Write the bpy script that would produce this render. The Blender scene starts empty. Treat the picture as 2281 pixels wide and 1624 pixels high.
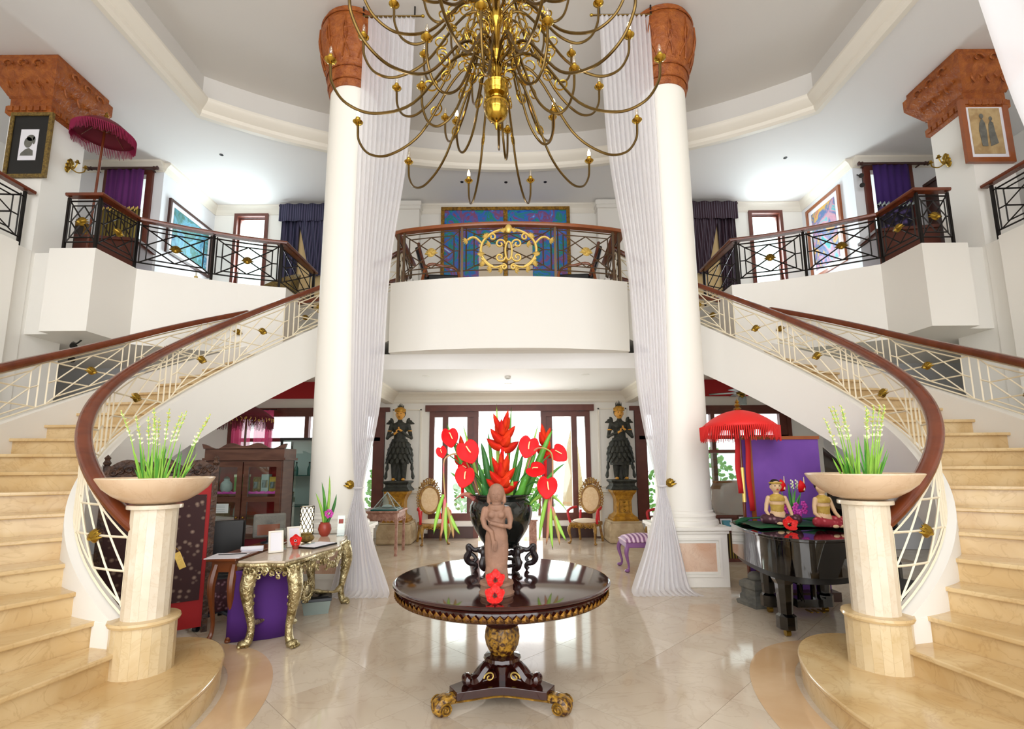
import bpy, bmesh, math, random
from mathutils import Vector, Matrix
PI = math.pi
R = math.radians
random.seed(7)
scene = bpy.context.scene
COL = scene.collection

# ------------------------------------------------------------------ camera
F_PX, PITCH, ROLL = 1080.0, R(8.0), R(0.35)
PPX, PPY = 1135.0, 1035.0 - F_PX * math.tan(PITCH)
cam_data = bpy.data.cameras.new('camera')
cam = bpy.data.objects.new('camera', cam_data)
COL.objects.link(cam)
r0 = Vector((1, 0, 0)); u0 = Vector((0, -math.sin(PITCH), math.cos(PITCH)))
fw = Vector((0, math.cos(PITCH), math.sin(PITCH)))
cr = r0 * math.cos(ROLL) - u0 * math.sin(ROLL)
cu = r0 * math.sin(ROLL) + u0 * math.cos(ROLL)
m3 = Matrix((cr, cu, -fw)).transposed()
cam.matrix_world = Matrix.Translation((0, 0, 1.55)) @ m3.to_4x4()
cam_data.sensor_width = 36.0
cam_data.lens = F_PX / 2281.0 * 36.0
cam_data.shift_x = (1140.5 - PPX) / 2281.0
cam_data.shift_y = (PPY - 812.0) / 2281.0
cam_data.clip_start = 0.05
scene.camera = cam

# ------------------------------------------------------------------ world, light, exposure
world = bpy.data.worlds.new('daylight'); scene.world = world
world.use_nodes = True
bg = world.node_tree.nodes['Background']
bg.inputs['Color'].default_value = (0.93, 0.96, 1.0, 1)
bg.inputs['Strength'].default_value = 3.0


def area(name, loc, target, sx, sy, power, col):
    d = bpy.data.lights.new(name, 'AREA'); d.shape = 'RECTANGLE'
    d.size = sx; d.size_y = sy; d.energy = power; d.color = col
    o = bpy.data.objects.new(name, d); COL.objects.link(o)
    o.location = loc
    o.rotation_euler = (Vector(target) - Vector(loc)).to_track_quat('-Z', 'Y').to_euler()
    return o


# daylight of the open entrance behind the camera, upper back windows and door, plus an added ceiling fill
area('entrance_daylight', (0, -2.9, 2.9), (0, 6, 3.4), 8.8, 5.4, 270, (1.0, 0.97, 0.92))
area('ceiling_fill', (0, -2.9, 6.9), (0, 5, 7.6), 8.8, 1.3, 230, (0.95, 0.97, 1.0))  # added area light to brighten the ceiling; no window known there
area('window_daylight', (-6.0, 10.86, 6.3), (-5.6, 8, 6.9), 0.7, 2.2, 110, (0.86, 0.92, 1.0))
area('window_daylight', (6.0, 10.86, 6.3), (5.6, 8, 6.9), 0.7, 2.2, 110, (0.86, 0.92, 1.0))
area('door_daylight', (0, 11.5, 1.3), (0, 8.5, 2.2), 3.2, 2.4, 190, (1.0, 0.98, 0.95))

scene.view_settings.view_transform = 'Standard'
scene.view_settings.look = 'None'
scene.view_settings.gamma = 1.0
scene.view_settings.use_curve_mapping = False
scene.view_settings.exposure = -0.2


# ------------------------------------------------------------------ materials
def lin(h):
    h = h.lstrip('#')
    out = []
    for i in (0, 2, 4):
        c = int(h[i:i + 2], 16) / 255.0
        out.append(c / 12.92 if c <= 0.04045 else ((c + 0.055) / 1.055) ** 2.4)
    return (out[0], out[1], out[2], 1.0)


M = {}


def mat(name, col, rough=0.5, metal=0.0, col2=None, scale=6.0, tex='noise', bump=0.0, bscale=None, emit=0.0,
        trans=0.0, alpha=1.0, spec=0.5, coat=0.0, stretch=(1, 1, 1), lo=0.35, hi=0.65, sheen=0.0, coords='Object'):
    m = bpy.data.materials.new(name); m.use_nodes = True
    nt = m.node_tree; b = nt.nodes['Principled BSDF']
    b.inputs['Base Color'].default_value = lin(col)
    b.inputs['Roughness'].default_value = rough
    b.inputs['Metallic'].default_value = metal
    b.inputs['Specular IOR Level'].default_value = spec
    b.inputs['Coat Weight'].default_value = coat
    b.inputs['Coat Roughness'].default_value = 0.06
    if trans: b.inputs['Transmission Weight'].default_value = trans
    if alpha < 1: b.inputs['Alpha'].default_value = alpha
    if emit:
        b.inputs['Emission Color'].default_value = lin(col); b.inputs['Emission Strength'].default_value = emit
    t = None
    if col2 or bump:
        tc = nt.nodes.new('ShaderNodeTexCoord'); mp = nt.nodes.new('ShaderNodeMapping')
        mp.inputs['Scale'].default_value = stretch
        nt.links.new(tc.outputs[coords], mp.inputs['Vector'])

        def mk(sc):
            if tex == 'noise':
                t = nt.nodes.new('ShaderNodeTexNoise'); t.inputs['Scale'].default_value = sc
                t.inputs['Detail'].default_value = 6; t.inputs['Distortion'].default_value = 0.6; o = t.outputs['Fac']
            elif tex == 'wave':
                t = nt.nodes.new('ShaderNodeTexWave'); t.inputs['Scale'].default_value = sc
                t.inputs['Distortion'].default_value = 6; t.inputs['Detail'].default_value = 3; o = t.outputs['Fac']
            elif tex == 'stripe':
                t = nt.nodes.new('ShaderNodeTexWave'); t.inputs['Scale'].default_value = sc
                t.inputs['Distortion'].default_value = 0.4; o = t.outputs['Fac']
            else:
                t = nt.nodes.new('ShaderNodeTexVoronoi'); t.inputs['Scale'].default_value = sc; o = t.outputs['Distance']
            nt.links.new(mp.outputs['Vector'], t.inputs['Vector'])
            return o
        if col2:
            o = mk(scale)
            rp = nt.nodes.new('ShaderNodeValToRGB')
            rp.color_ramp.elements[0].position = lo; rp.color_ramp.elements[1].position = hi
            rp.color_ramp.elements[0].color = lin(col); rp.color_ramp.elements[1].color = lin(col2)
            nt.links.new(o, rp.inputs['Fac'])
            nt.links.new(rp.outputs['Color'], b.inputs['Base Color'])
        if bump:
            o = mk(bscale or scale)
            bp = nt.nodes.new('ShaderNodeBump'); bp.inputs['Strength'].default_value = bump
            bp.inputs['Distance'].default_value = 0.02
            nt.links.new(o, bp.inputs['Height']); nt.links.new(bp.outputs['Normal'], b.inputs['Normal'])
    M[name] = m
    return m


def marble(name, base, second, vein, rough, scale=1.2, vf=0.22):
    m = bpy.data.materials.new(name); m.use_nodes = True
    nt = m.node_tree; b = nt.nodes['Principled BSDF']; L = nt.links.new
    tc = nt.nodes.new('ShaderNodeTexCoord')
    gm = nt.nodes.new('ShaderNodeNewGeometry')
    n1 = nt.nodes.new('ShaderNodeTexNoise'); n1.inputs['Scale'].default_value = scale
    n1.inputs['Detail'].default_value = 8; n1.inputs['Distortion'].default_value = 1.2
    r1 = nt.nodes.new('ShaderNodeValToRGB')
    r1.color_ramp.elements[0].color = lin(base); r1.color_ramp.elements[1].color = lin(second)
    r1.color_ramp.elements[0].position = 0.35; r1.color_ramp.elements[1].position = 0.7
    n2 = nt.nodes.new('ShaderNodeTexNoise'); n2.inputs['Scale'].default_value = scale * 2.2
    n2.inputs['Detail'].default_value = 10; n2.inputs['Distortion'].default_value = 2.2
    r2 = nt.nodes.new('ShaderNodeValToRGB')
    e = r2.color_ramp.elements
    e[0].position = 0.47; e[0].color = (0, 0, 0, 1); e[1].position = 0.5; e[1].color = (vf, vf, vf, 1)
    x = e.new(0.53); x.color = (0, 0, 0, 1)
    mx = nt.nodes.new('ShaderNodeMix'); mx.data_type = 'RGBA'
    mx.inputs['B'].default_value = lin(vein)
    oi = nt.nodes.new('ShaderNodeObjectInfo')
    ad = nt.nodes.new('ShaderNodeVectorMath'); ad.operation = 'ADD'
    sc = nt.nodes.new('ShaderNodeVectorMath'); sc.operation = 'SCALE'; sc.inputs['Scale'].default_value = 40.0
    cb = nt.nodes.new('ShaderNodeCombineXYZ')
    L(oi.outputs['Random'], cb.inputs['X']); L(oi.outputs['Random'], cb.inputs['Y'])
    L(cb.outputs['Vector'], sc.inputs[0]); L(sc.outputs['Vector'], ad.inputs[0]); L(tc.outputs['Object'], ad.inputs[1])
    L(ad.outputs['Vector'], n1.inputs['Vector']); L(ad.outputs['Vector'], n2.inputs['Vector'])
    L(n1.outputs['Fac'], r1.inputs['Fac']); L(n2.outputs['Fac'], r2.inputs['Fac'])
    L(r1.outputs['Color'], mx.inputs['A']); L(r2.outputs['Color'], mx.inputs['Factor'])
    L(mx.outputs['Result'], b.inputs['Base Color'])
    b.inputs['Roughness'].default_value = rough
    M[name] = m


def sheer(name, col, transp):
    m = bpy.data.materials.new(name); m.use_nodes = True
    nt = m.node_tree; nt.nodes.clear(); L = nt.links.new
    o = nt.nodes.new('ShaderNodeOutputMaterial'); tr = nt.nodes.new('ShaderNodeBsdfTransparent')
    d = nt.nodes.new('ShaderNodeBsdfDiffuse'); d.inputs['Color'].default_value = lin(col)
    t = nt.nodes.new('ShaderNodeBsdfTranslucent'); t.inputs['Color'].default_value = lin(col)
    a = nt.nodes.new('ShaderNodeMixShader'); a.inputs[0].default_value = 0.4
    b = nt.nodes.new('ShaderNodeMixShader'); b.inputs[0].default_value = transp
    L(d.outputs[0], a.inputs[1]); L(t.outputs[0], a.inputs[2]); L(a.outputs[0], b.inputs[1]); L(tr.outputs[0], b.inputs[2])
    L(b.outputs[0], o.inputs[0])
    M[name] = m


def pane(name, col, transp):
    m = bpy.data.materials.new(name); m.use_nodes = True
    nt = m.node_tree; nt.nodes.clear(); L = nt.links.new
    o = nt.nodes.new('ShaderNodeOutputMaterial'); tr = nt.nodes.new('ShaderNodeBsdfTransparent')
    tr.inputs['Color'].default_value = lin(col)
    g = nt.nodes.new('ShaderNodeBsdfGlossy'); g.inputs['Roughness'].default_value = 0.03
    b = nt.nodes.new('ShaderNodeMixShader'); b.inputs[0].default_value = transp
    L(g.outputs[0], b.inputs[1]); L(tr.outputs[0], b.inputs[2]); L(b.outputs[0], o.inputs[0])
    M[name] = m


mat('white', 'f2efe8', 0.55, bump=0.04, bscale=3)
mat('ceil', 'efedeb', 0.7)
mat('tray', 'dcd8d2', 0.7)
mat('cream_trim', 'efe9dc', 0.5)
mat('cool_white', 'eceef2', 0.6)
mat('column', 'f4f0e6', 0.45)
marble('floor_marble', 'c4b29c', 'd6c8b4', 'a58c74', 0.08, 1.1)
marble('step_marble', 'c9a874', 'dec598', '9c7440', 0.13, 1.6)
marble('pedestal_marble', 'dccdb4', 'eadfcc', 'c8ae88', 0.22, 2.2)
marble('base_marble', 'd3ba8e', 'e2cfaa', 'b8965e', 0.2, 2.2)
marble('bowl_marble', 'd9bb9a', 'ead3b6', 'c09a78', 0.25, 2.5)
marble('pink_marble', 'dcb295', 'ecd0b8', 'b98668', 0.2, 2.5)
mat('grout', 'b3a08b', 0.5)
mat('floor_band', 'c9a67d', 0.1, col2='d8b994', scale=2)
mat('rail_wood', '61290f', 0.25, col2='753517', scale=5, coat=0.3)
mat('rail_wood_light', '8d4a20', 0.3, col2='9c5426', scale=5, coat=0.3)
mat('teak_carved', '864010', 0.5, col2='a65c20', scale=9, bump=1.0, bscale=22)
mat('teak_dark', '57220c', 0.5)
mat('iron', '3a3127', 0.4, 0.55)
mat('iron_black', '1b1512', 0.45, 0.4)
mat('bronze_bar', '6a5540', 0.35, 0.6)
mat('cream_metal', 'f0e4c8', 0.35)
mat('brass', 'b8943c', 0.18, 1.0)
mat('brass_dark', '6c5630', 0.28, 1.0)
mat('old_brass', '9a7a2c', 0.35, 0.9)
mat('gilt', 'e6c46a', 0.35, 0.45, bump=0.15, bscale=40)
mat('gilt_dark', 'a87c22', 0.4, 0.5, col2='6b4a12', scale=18, bump=0.6, bscale=30)
mat('silver_gilt', '8d7c52', 0.25, 0.9, col2='d8cba0', scale=14, bump=0.7, bscale=34)
mat('mahogany', '2b0d0a', 0.09, col2='38120c', scale=4, coat=0.6)
mat('mahogany_gold', '3a1a0c', 0.3, col2='b98a2e', scale=34, lo=0.4, hi=0.62, bump=0.6, bscale=24)
mat('gold_band', '9a6c1e', 0.3, 0.6, col2='4a2a10', scale=22, bump=0.6, bscale=40)
mat('frame_wood', '5b2a1d', 0.4, col2='683224', scale=4)
mat('dark_wood', '3a1c14', 0.35, col2='46241a', scale=4)
mat('cabinet_wood', '44261c', 0.3, col2='5c3c2e', scale=3, stretch=(1, 1, 6))
mat('desk_wood', '6b3514', 0.3, col2='7a401c', scale=4, coat=0.2)
mat('black', '0c0b0b', 0.4)
mat('piano_black', '050506', 0.04, coat=0.8)
mat('plastic_dark', '171a20', 0.4)
mat('blue_plastic', '2b3448', 0.4)
sheer('sheer_white', 'f6f4f6', 0.25)
sheer('pink_cloth', 'f06a9a', 0.25)
pane('glass', 'f4fbf8', 0.9)
pane('bulb_glass', 'fffaf0', 0.8)
mat('purple_cloth', '4b1d70', 0.8, sheen=0.3)
mat('purple_panel', '7a4aa8', 0.7, col2='6a3c98', scale=2)
mat('purple_hanging', '6d2a74', 0.8, col2='5a2066', tex='stripe', scale=3)
mat('purple_dark', '3c1c68', 0.8)
mat('ikat', '6b5a96', 0.8, col2='161024', tex='voronoi', scale=9, lo=0.1, hi=0.5)
mat('stripe_cloth', '2a1a16', 0.8, col2='8d7a30', tex='stripe', scale=7)
mat('drape_blue', '20223a', 0.8, col2='4a4560', tex='stripe', scale=6)
mat('drape_plum', '2a1020', 0.8, col2='5b5360', tex='stripe', scale=6, lo=0.75, hi=0.95)
mat('drape_lining', 'c9ad7c', 0.8)
mat('red_cloth', 'c1161a', 0.75)
mat('red_bright', 'e0201c', 0.6)
mat('red_flower', 'c80c14', 0.5, col2='e0181e', scale=5, spec=0.2)
mat('red_orange', 'c41414', 0.5, col2='e8481a', scale=6, spec=0.2)
mat('red_wall', 'b3151c', 0.6)
mat('maroon', '6a0f24', 0.7)
mat('maroon_fringe', '8a1240', 0.8)
mat('magenta', 'b8209a', 0.6, col2='d850b8', scale=9)
mat('green', '3f8a2a', 0.45, col2='63a83c', scale=5)
mat('green_bright', '84bb3e', 0.45, col2='a4cf58', scale=5)
mat('green_dark', '2c6a2c', 0.45, col2='448440', scale=5)
mat('green_cloth', '0c5a30', 0.6, col2='08442a', scale=4)
mat('bud_yellow', 'c9c65a', 0.5, col2='dde0a0', scale=12)
mat('petal_white', 'e9e8c8', 0.5)
mat('spadix', 'f2e6a8', 0.5)
mat('bract_pink', 'c8606a', 0.5, col2='98a040', scale=5)
mat('terracotta', '96705a', 0.7, col2='80604e', scale=8, bump=0.25, bscale=30)
mat('vase_black', '0b0d0c', 0.08, col2='171c18', scale=3, coat=0.5)
mat('stand_dark', '1c0f10', 0.3)
mat('statue_dark', '34352c', 0.6, col2='1f211c', scale=14, bump=0.7, bscale=28)
mat('statue_gold', 'c8942c', 0.4, 0.3, col2='9a6a1e', scale=14, bump=0.3, bscale=40)
mat('face_gold', 'd79a3e', 0.45)
mat('skin_paint', 'd8b48c', 0.55)
mat('stone_tan', 'b39a78', 0.7, col2='cbb691', scale=6, bump=0.4, bscale=12)
mat('stone_grey', '5a5a55', 0.8, col2='77756c', scale=7, bump=0.5, bscale=18)
mat('upholstery', 'd9b98c', 0.7, col2='e3c9a0', scale=20)
mat('seat_cream', 'd9c8ae', 0.7)
mat('chair_carved', '7a4a22', 0.4, col2='b08a3c', scale=16, bump=0.8, bscale=30)
mat('chair_red', 'c8202a', 0.5)
mat('table_carved', '8f5f4c', 0.45, col2='b58a76', scale=14, bump=0.6, bscale=30)
mat('lilac_paint', '8a5a90', 0.4)
mat('lilac_fabric', 'e6c8dc', 0.6, col2='8a5a86', tex='stripe', scale=5)
mat('paper', 'eceaf0', 0.6)
mat('screen_red', 'a4060c', 0.6)
mat('screen_print', '9a8272', 0.7, col2='341214', tex='voronoi', scale=16, lo=0.05, hi=0.35)
mat('crest_wood', '2c1710', 0.45, col2='5a3c28', scale=18, bump=0.9, bscale=26)
mat('lamp_glow', 'ffeecb', 0.5, emit=2.0)
mat('bulb_glow', 'ffcf8a', 0.5, emit=40.0)
mat('candle', 'f6f1e2', 0.5)
mat('lens_light', 'f8f8f4', 0.3)
mat('pot_red', '9a3a2c', 0.35)
mat('basket', '8a7030', 0.6, col2='5a4418', scale=30, bump=0.6, bscale=40)
mat('teal_glass', '14504c', 0.3)
mat('tub_grey', '8d9a94', 0.4)
mat('batik_red', 'd06a72', 0.7, col2='98202e', tex='voronoi', scale=30, lo=0.1, hi=0.4)
mat('batik_dark', '98707c', 0.7, col2='401824', tex='voronoi', scale=26, lo=0.1, hi=0.4)
mat('gold_cloth', 'a8842c', 0.6, col2='c8a850', scale=14)
mat('hedge', '4f8a3c', 0.7, col2='8ab860', scale=9)
mat('paving', 'e6e2da', 0.7)
mat('cloth_beige', 'd0b48a', 0.8)
mat('hair', '15100e', 0.5)
mat('grey_shade', 'a8b4b4', 0.5)


def paint(name, cols, scale, dist=1.5, detail=6, stretch=(1, 1, 1)):
    """flat painted canvas: noise through a ramp of paint colours"""
    m = bpy.data.materials.new(name); m.use_nodes = True
    nt = m.node_tree; b = nt.nodes['Principled BSDF']; L = nt.links.new
    tc = nt.nodes.new('ShaderNodeTexCoord'); mp = nt.nodes.new('ShaderNodeMapping'); mp.inputs['Scale'].default_value = stretch
    n = nt.nodes.new('ShaderNodeTexNoise'); n.inputs['Scale'].default_value = scale
    n.inputs['Detail'].default_value = detail; n.inputs['Distortion'].default_value = dist
    rp = nt.nodes.new('ShaderNodeValToRGB'); e = rp.color_ramp.elements
    k = len(cols)
    while len(e) < k: e.new(0.5)
    for i, c in enumerate(cols):
        e[i].position = 0.28 + 0.44 * i / (k - 1); e[i].color = lin(c)
    L(tc.outputs['Object'], mp.inputs['Vector']); L(mp.outputs['Vector'], n.inputs['Vector'])
    L(n.outputs['Fac'], rp.inputs['Fac']); L(rp.outputs['Color'], b.inputs['Base Color'])
    b.inputs['Roughness'].default_value = 0.5
    M[name] = m


paint('canvas_blue', ['0f4494', '1c6fd4', '1f8a5e', '2066c4', '8a4460', '1f78d8', 'd0dce4'], 3.2, 1.0)
paint('canvas_teal', ['1f5a72', '3f8a9a', '2f6a5a', '5aa0b8', '2a6a90', 'a8cad0'], 2.4, 1.5)
paint('canvas_bright', ['2a7a6a', '4ab0b8', 'c88a9a', '3a6aa0', 'd8a83a', 'b05a7a', '4a8a5a'], 2.2, 1.2)
paint('canvas_sepia', ['b89a6a', 'a8895c', 'c2a678', 'b0915f'], 4, 0.5)
paint('canvas_dark', ['1a1210', '2c1c16', '120c0a'], 3, 0.5)
paint('shelf_goods', ['6a5a40', '7a8a90', '3a4a44', 'a08a60', '4a2a24', 'c0c8c4'], 7, 0.8)


# ------------------------------------------------------------------ mesh builder
class MB:
    def __init__(s):
        s.v = []; s.f = []

    def add(s, vs, fs):
        o = len(s.v); s.v.extend([tuple(p) for p in vs]); s.f.extend([tuple(i + o for i in f) for f in fs]); return s

    def bx(s, x0, x1, y0, y1, z0, z1):
        vs = [(x, y, z) for z in (z0, z1) for y in (y0, y1) for x in (x0, x1)]
        return s.add(vs, [(0, 2, 3, 1), (4, 5, 7, 6), (0, 1, 5, 4), (2, 6, 7, 3), (0, 4, 6, 2), (1, 3, 7, 5)])

    def box(s, c, d, rz=0.0, rx=0.0, ry=0.0):
        m = Matrix.Translation(c) @ Matrix.Rotation(rz, 4, 'Z') @ Matrix.Rotation(ry, 4, 'Y') @ Matrix.Rotation(rx, 4, 'X')
        vs = [m @ Vector((x * d[0] / 2, y * d[1] / 2, z * d[2] / 2)) for z in (-1, 1) for y in (-1, 1) for x in (-1, 1)]
        return s.add(vs, [(0, 2, 3, 1), (4, 5, 7, 6), (0, 1, 5, 4), (2, 6, 7, 3), (0, 4, 6, 2), (1, 3, 7, 5)])

    def tube(s, pts, r, n=8, closed=False, caps=True, flat=1.0):
        P = [Vector(p) for p in pts]; k = len(P)
        rr = r if isinstance(r, (list, tuple)) else [r] * k
        T = []
        for i in range(k):
            a = P[(i - 1) % k] if (closed or i > 0) else P[i]
            b = P[(i + 1) % k] if (closed or i < k - 1) else P[i]
            t = b - a
            T.append(t.normalized() if t.length > 1e-9 else Vector((0, 0, 1)))
        up = Vector((0, 0, 1)) if abs(T[0].z) < 0.9 else Vector((1, 0, 0))
        N = (up - T[0] * up.dot(T[0])).normalized()
        vs = []
        for i in range(k):
            N = N - T[i] * N.dot(T[i])
            if N.length < 1e-6: N = T[i].orthogonal()
            N.normalize(); B = T[i].cross(N)
            for j in range(n):
                a = 2 * PI * j / n
                vs.append(P[i] + (N * math.cos(a) * flat + B * math.sin(a)) * rr[i])
        fs = []
        for i in range(k if closed else k - 1):
            i2 = (i + 1) % k
            for j in range(n):
                j2 = (j + 1) % n
                fs.append((i * n + j, i * n + j2, i2 * n + j2, i2 * n + j))
        if caps and not closed:
            fs.append(tuple(range(n - 1, -1, -1))); fs.append(tuple((k - 1) * n + j for j in range(n)))
        return s.add(vs, fs)

    def bar(s, a, b, w, h=None):
        return s.tube([a, b], w * 0.7071, 4)

    def lathe(s, prof, n=24, c=(0, 0, 0), sx=1.0, sy=1.0, a0=0.0, lobes=0, amp=0.0):
        vs = []; k = len(prof)
        for r, z in prof:
            for j in range(n):
                a = a0 + 2 * PI * j / n
                q = r * (1 + amp * math.cos(lobes * a)) if lobes else r
                vs.append((c[0] + q * math.cos(a) * sx, c[1] + q * math.sin(a) * sy, c[2] + z))
        fs = []
        for i in range(k - 1):
            for j in range(n):
                j2 = (j + 1) % n
                fs.append((i * n + j, i * n + j2, (i + 1) * n + j2, (i + 1) * n + j))
        if prof[0][0] > 1e-5: fs.append(tuple(range(n - 1, -1, -1)))
        if prof[-1][0] > 1e-5: fs.append(tuple((k - 1) * n + j for j in range(n)))
        return s.add(vs, fs)

    def prism(s, poly, z0, z1):
        n = len(poly)
        vs = [(p[0], p[1], z0) for p in poly] + [(p[0], p[1], z1) for p in poly]
        fs = [tuple(range(n - 1, -1, -1)), tuple(range(n, 2 * n))]
        fs += [(i, (i + 1) % n, n + (i + 1) % n, n + i) for i in range(n)]
        return s.add(vs, fs)

    def ell(s, c, d, n=12, k=8):
        prof = [(max(1e-4, math.cos(t)), math.sin(t)) for t in [(-PI / 2 + PI * i / k) for i in range(k + 1)]]
        vs = []
        for r, z in prof:
            for j in range(n):
                a = 2 * PI * j / n
                vs.append((c[0] + d[0] * r * math.cos(a), c[1] + d[1] * r * math.sin(a), c[2] + d[2] * z))
        fs = []
        for i in range(k):
            for j in range(n):
                j2 = (j + 1) % n
                fs.append((i * n + j, i * n + j2, (i + 1) * n + j2, (i + 1) * n + j))
        return s.add(vs, fs)

    def loft(s, rows):
        s.grid(rows, closed=True); n = len(rows[0])
        s.add(rows[0], [tuple(range(n - 1, -1, -1))]); return s.add(rows[-1], [tuple(range(n))])

    def grid(s, rows, closed=False):
        k = len(rows); n = len(rows[0])
        vs = [p for r in rows for p in r]; fs = []
        for i in range(k - 1):
            for j in range(n if closed else n - 1):
                j2 = (j + 1) % n
                fs.append((i * n + j, i * n + j2, (i + 1) * n + j2, (i + 1) * n + j))
        return s.add(vs, fs)

    def xf(s, m, start=0):
        s.v = s.v[:start] + [tuple(m @ Vector(p)) for p in s.v[start:]]; return s

    def build(s, name, material, parent=None, smooth=True, world=False, solid=0.0, remesh=0.0, bevel=0.0, ang=0.7, sub=0):
        me = bpy.data.meshes.new(name)
        vs = s.v
        if world and parent is not None:
            l = world_loc(parent); vs = [(p[0] - l.x, p[1] - l.y, p[2] - l.z) for p in vs]
        me.from_pydata(vs, [], s.f)
        bm = bmesh.new(); bm.from_mesh(me)
        bmesh.ops.remove_doubles(bm, verts=bm.verts, dist=1e-5)
        bmesh.ops.recalc_face_normals(bm, faces=bm.faces)
        bm.to_mesh(me); bm.free()
        if smooth:
            me.polygons.foreach_set('use_smooth', [True] * len(me.polygons))
            me.set_sharp_from_angle(angle=ang)
        me.materials.append(M[material])
        o = bpy.data.objects.new(name, me); COL.objects.link(o)
        if parent is not None: o.parent = parent
        if solid:
            md = o.modifiers.new('solid', 'SOLIDIFY'); md.thickness = solid; md.offset = 0
        if remesh:
            md = o.modifiers.new('remesh', 'REMESH'); md.mode = 'VOXEL'; md.voxel_size = remesh; md.use_smooth_shade = True
            md = o.modifiers.new('smooth', 'SMOOTH'); md.factor = 0.5; md.iterations = 3
        if bevel:
            md = o.modifiers.new('bevel', 'BEVEL'); md.width = bevel; md.segments = 2; md.limit_method = 'ANGLE'
        if sub:
            md = o.modifiers.new('sub', 'SUBSURF'); md.levels = sub; md.render_levels = sub
        return o


def world_loc(o):
    l = o.location.copy()
    while o.parent is not None:
        o = o.parent; l = l + o.location
    return l


def tag(o, label, cat, group=None):
    o['label'] = label; o['category'] = cat
    if group: o['group'] = group
    return o


def thing(name, label, cat, loc=(0, 0, 0), rz=0.0, group=None):
    o = bpy.data.objects.new(name, None); COL.objects.link(o)
    o.empty_display_size = 0.05
    o.location = loc; o.rotation_euler = (0, 0, rz)
    return tag(o, label, cat, group)


def struct(o):
    o['kind'] = 'structure'; return o


def copy_tree(o, parent=None):
    c = o.copy(); COL.objects.link(c)
    c.parent = parent
    for ch in list(o.children): copy_tree(ch, c)
    return c


def place(src, loc, rz, label, group=None, first=False):
    c = src if first else copy_tree(src)
    c.location = loc; c.rotation_euler = (0, 0, rz); c['label'] = label
    if group: c['group'] = group
    return c


def spline(pts, n):
    """Catmull-Rom through pts, n samples per span"""
    P = [Vector(p) for p in pts]; out = []
    for i in range(len(P) - 1):
        a = P[i - 1] if i else P[0] * 2 - P[1]; b = P[i]; c = P[i + 1]
        d = P[i + 2] if i + 2 < len(P) else P[-1] * 2 - P[-2]
        for j in range(n):
            t = j / n
            out.append(0.5 * ((2 * b) + (c - a) * t + (2 * a - 5 * b + 4 * c - d) * t * t + (3 * b - a - 3 * c + d) * t ** 3))
    out.append(P[-1]); return out


def interp(x, xs, ys):
    if x <= xs[0]: return ys[0]
    for i in range(len(xs) - 1):
        if x <= xs[i + 1]:
            return ys[i] + (ys[i + 1] - ys[i]) * (x - xs[i]) / (xs[i + 1] - xs[i])
    return ys[-1]
# ================================================================== the setting
def wall_boxes(mb, x0, x1, z0, z1, y0, y1, holes):
    """wall in the x-z plane with rectangular holes (hx0,hx1,hz0,hz1), built from boxes"""
    xs = sorted(set([x0, x1] + [h[0] for h in holes] + [h[1] for h in holes]))
    for a, b in zip(xs[:-1], xs[1:]):
        if b <= x0 or a >= x1: continue
        cut = sorted([(h[2], h[3]) for h in holes if h[0] <= a and h[1] >= b])
        z = z0
        for c0, c1 in cut:
            if c0 > z: mb.bx(a, b, y0, y1, z, c0)
            z = max(z, c1)
        if z < z1: mb.bx(a, b, y0, y1, z, z1)


YB, XS, YR = 10.7, 6.9, 9.0      # back wall, side return, recessed wall
ZC, ZT, ZF, ZM = 7.6, 8.3, 4.55, 4.6

# floor: slab and diagonal marble tiles
fl = struct(MB().bx(-9.7, 9.7, -3, 10.9, -0.12, -0.006).build('floor', 'grout', smooth=False))
TS = 0.72
tile_me = MB().bx(-TS / 2 + .0015, TS / 2 - .0015, -TS / 2 + .0015, TS / 2 - .0015, -0.02, 0.0).build('tile', 'floor_marble', fl, smooth=False)
first = True
for i in range(-13, 14):
    for j in range(-13, 22):
        c = math.cos(PI / 4)
        x = (i - j) * TS * c - 0.08; y = (i + j) * TS * c + 0.4
        if abs(x) < 6.3 and 1.2 < y < 10.2 and not (abs(x) > 3.6 + 0.28 * max(0, y - 2) and y < 4.2):
            o = tile_me if first else tile_me.copy()
            if not first: COL.objects.link(o); o.parent = fl
            first = False
            o.location = (x, y, 0); o.rotation_euler = (0, 0, PI / 4)
rest = MB()
for (a, b, c, d) in ((-9.6, -6.4, -3, 10.7), (6.4, 9.6, -3, 10.7), (-6.4, 6.4, -3, 1.1), (-6.4, 6.4, 10.3, 10.88)):
    rest.bx(a, b, c, d, -0.02, -0.004)
rest.build('floor_margin', 'floor_marble', fl, smooth=False)

# ceiling ring with arched tray
RA, CY = 9.58, -0.38
arc = [(-5.3 + 10.6 * i / 32, 0) for i in range(33)]
arc = [(x, CY + math.sqrt(RA * RA - x * x)) for x, _ in arc]
mb = MB()
mb.bx(-9.7, -5.3, -3, 7.58, ZC, ZC + .1); mb.bx(5.3, 9.7, -3, 7.58, ZC, ZC + .1)
mb.bx(-9.7, -5.3, 7.58, 10.9, ZC, ZC + .1); mb.bx(5.3, 9.7, 7.58, 10.9, ZC, ZC + .1)
for a, b in zip(arc[:-1], arc[1:]):
    mb.prism([a, b, (b[0], 10.9), (a[0], 10.9)], ZC, ZC + .1)
ceil_o = struct(mb.build('ceiling', 'ceil', smooth=False))
mb = MB()
outline = [(-5.3, -3)] + arc + [(5.3, -3)]
mb.prism([(-5.5, -3)] + [(x * 1.03, y + .15) for x, y in arc] + [(5.5, -3)], ZT, ZT + .1)
rows = [[(x, y, z) for x, y in outline] for z in (ZC + .1, ZT)]
mb.grid(rows)
mb.build('tray', 'tray', ceil_o, smooth=False)
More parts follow.
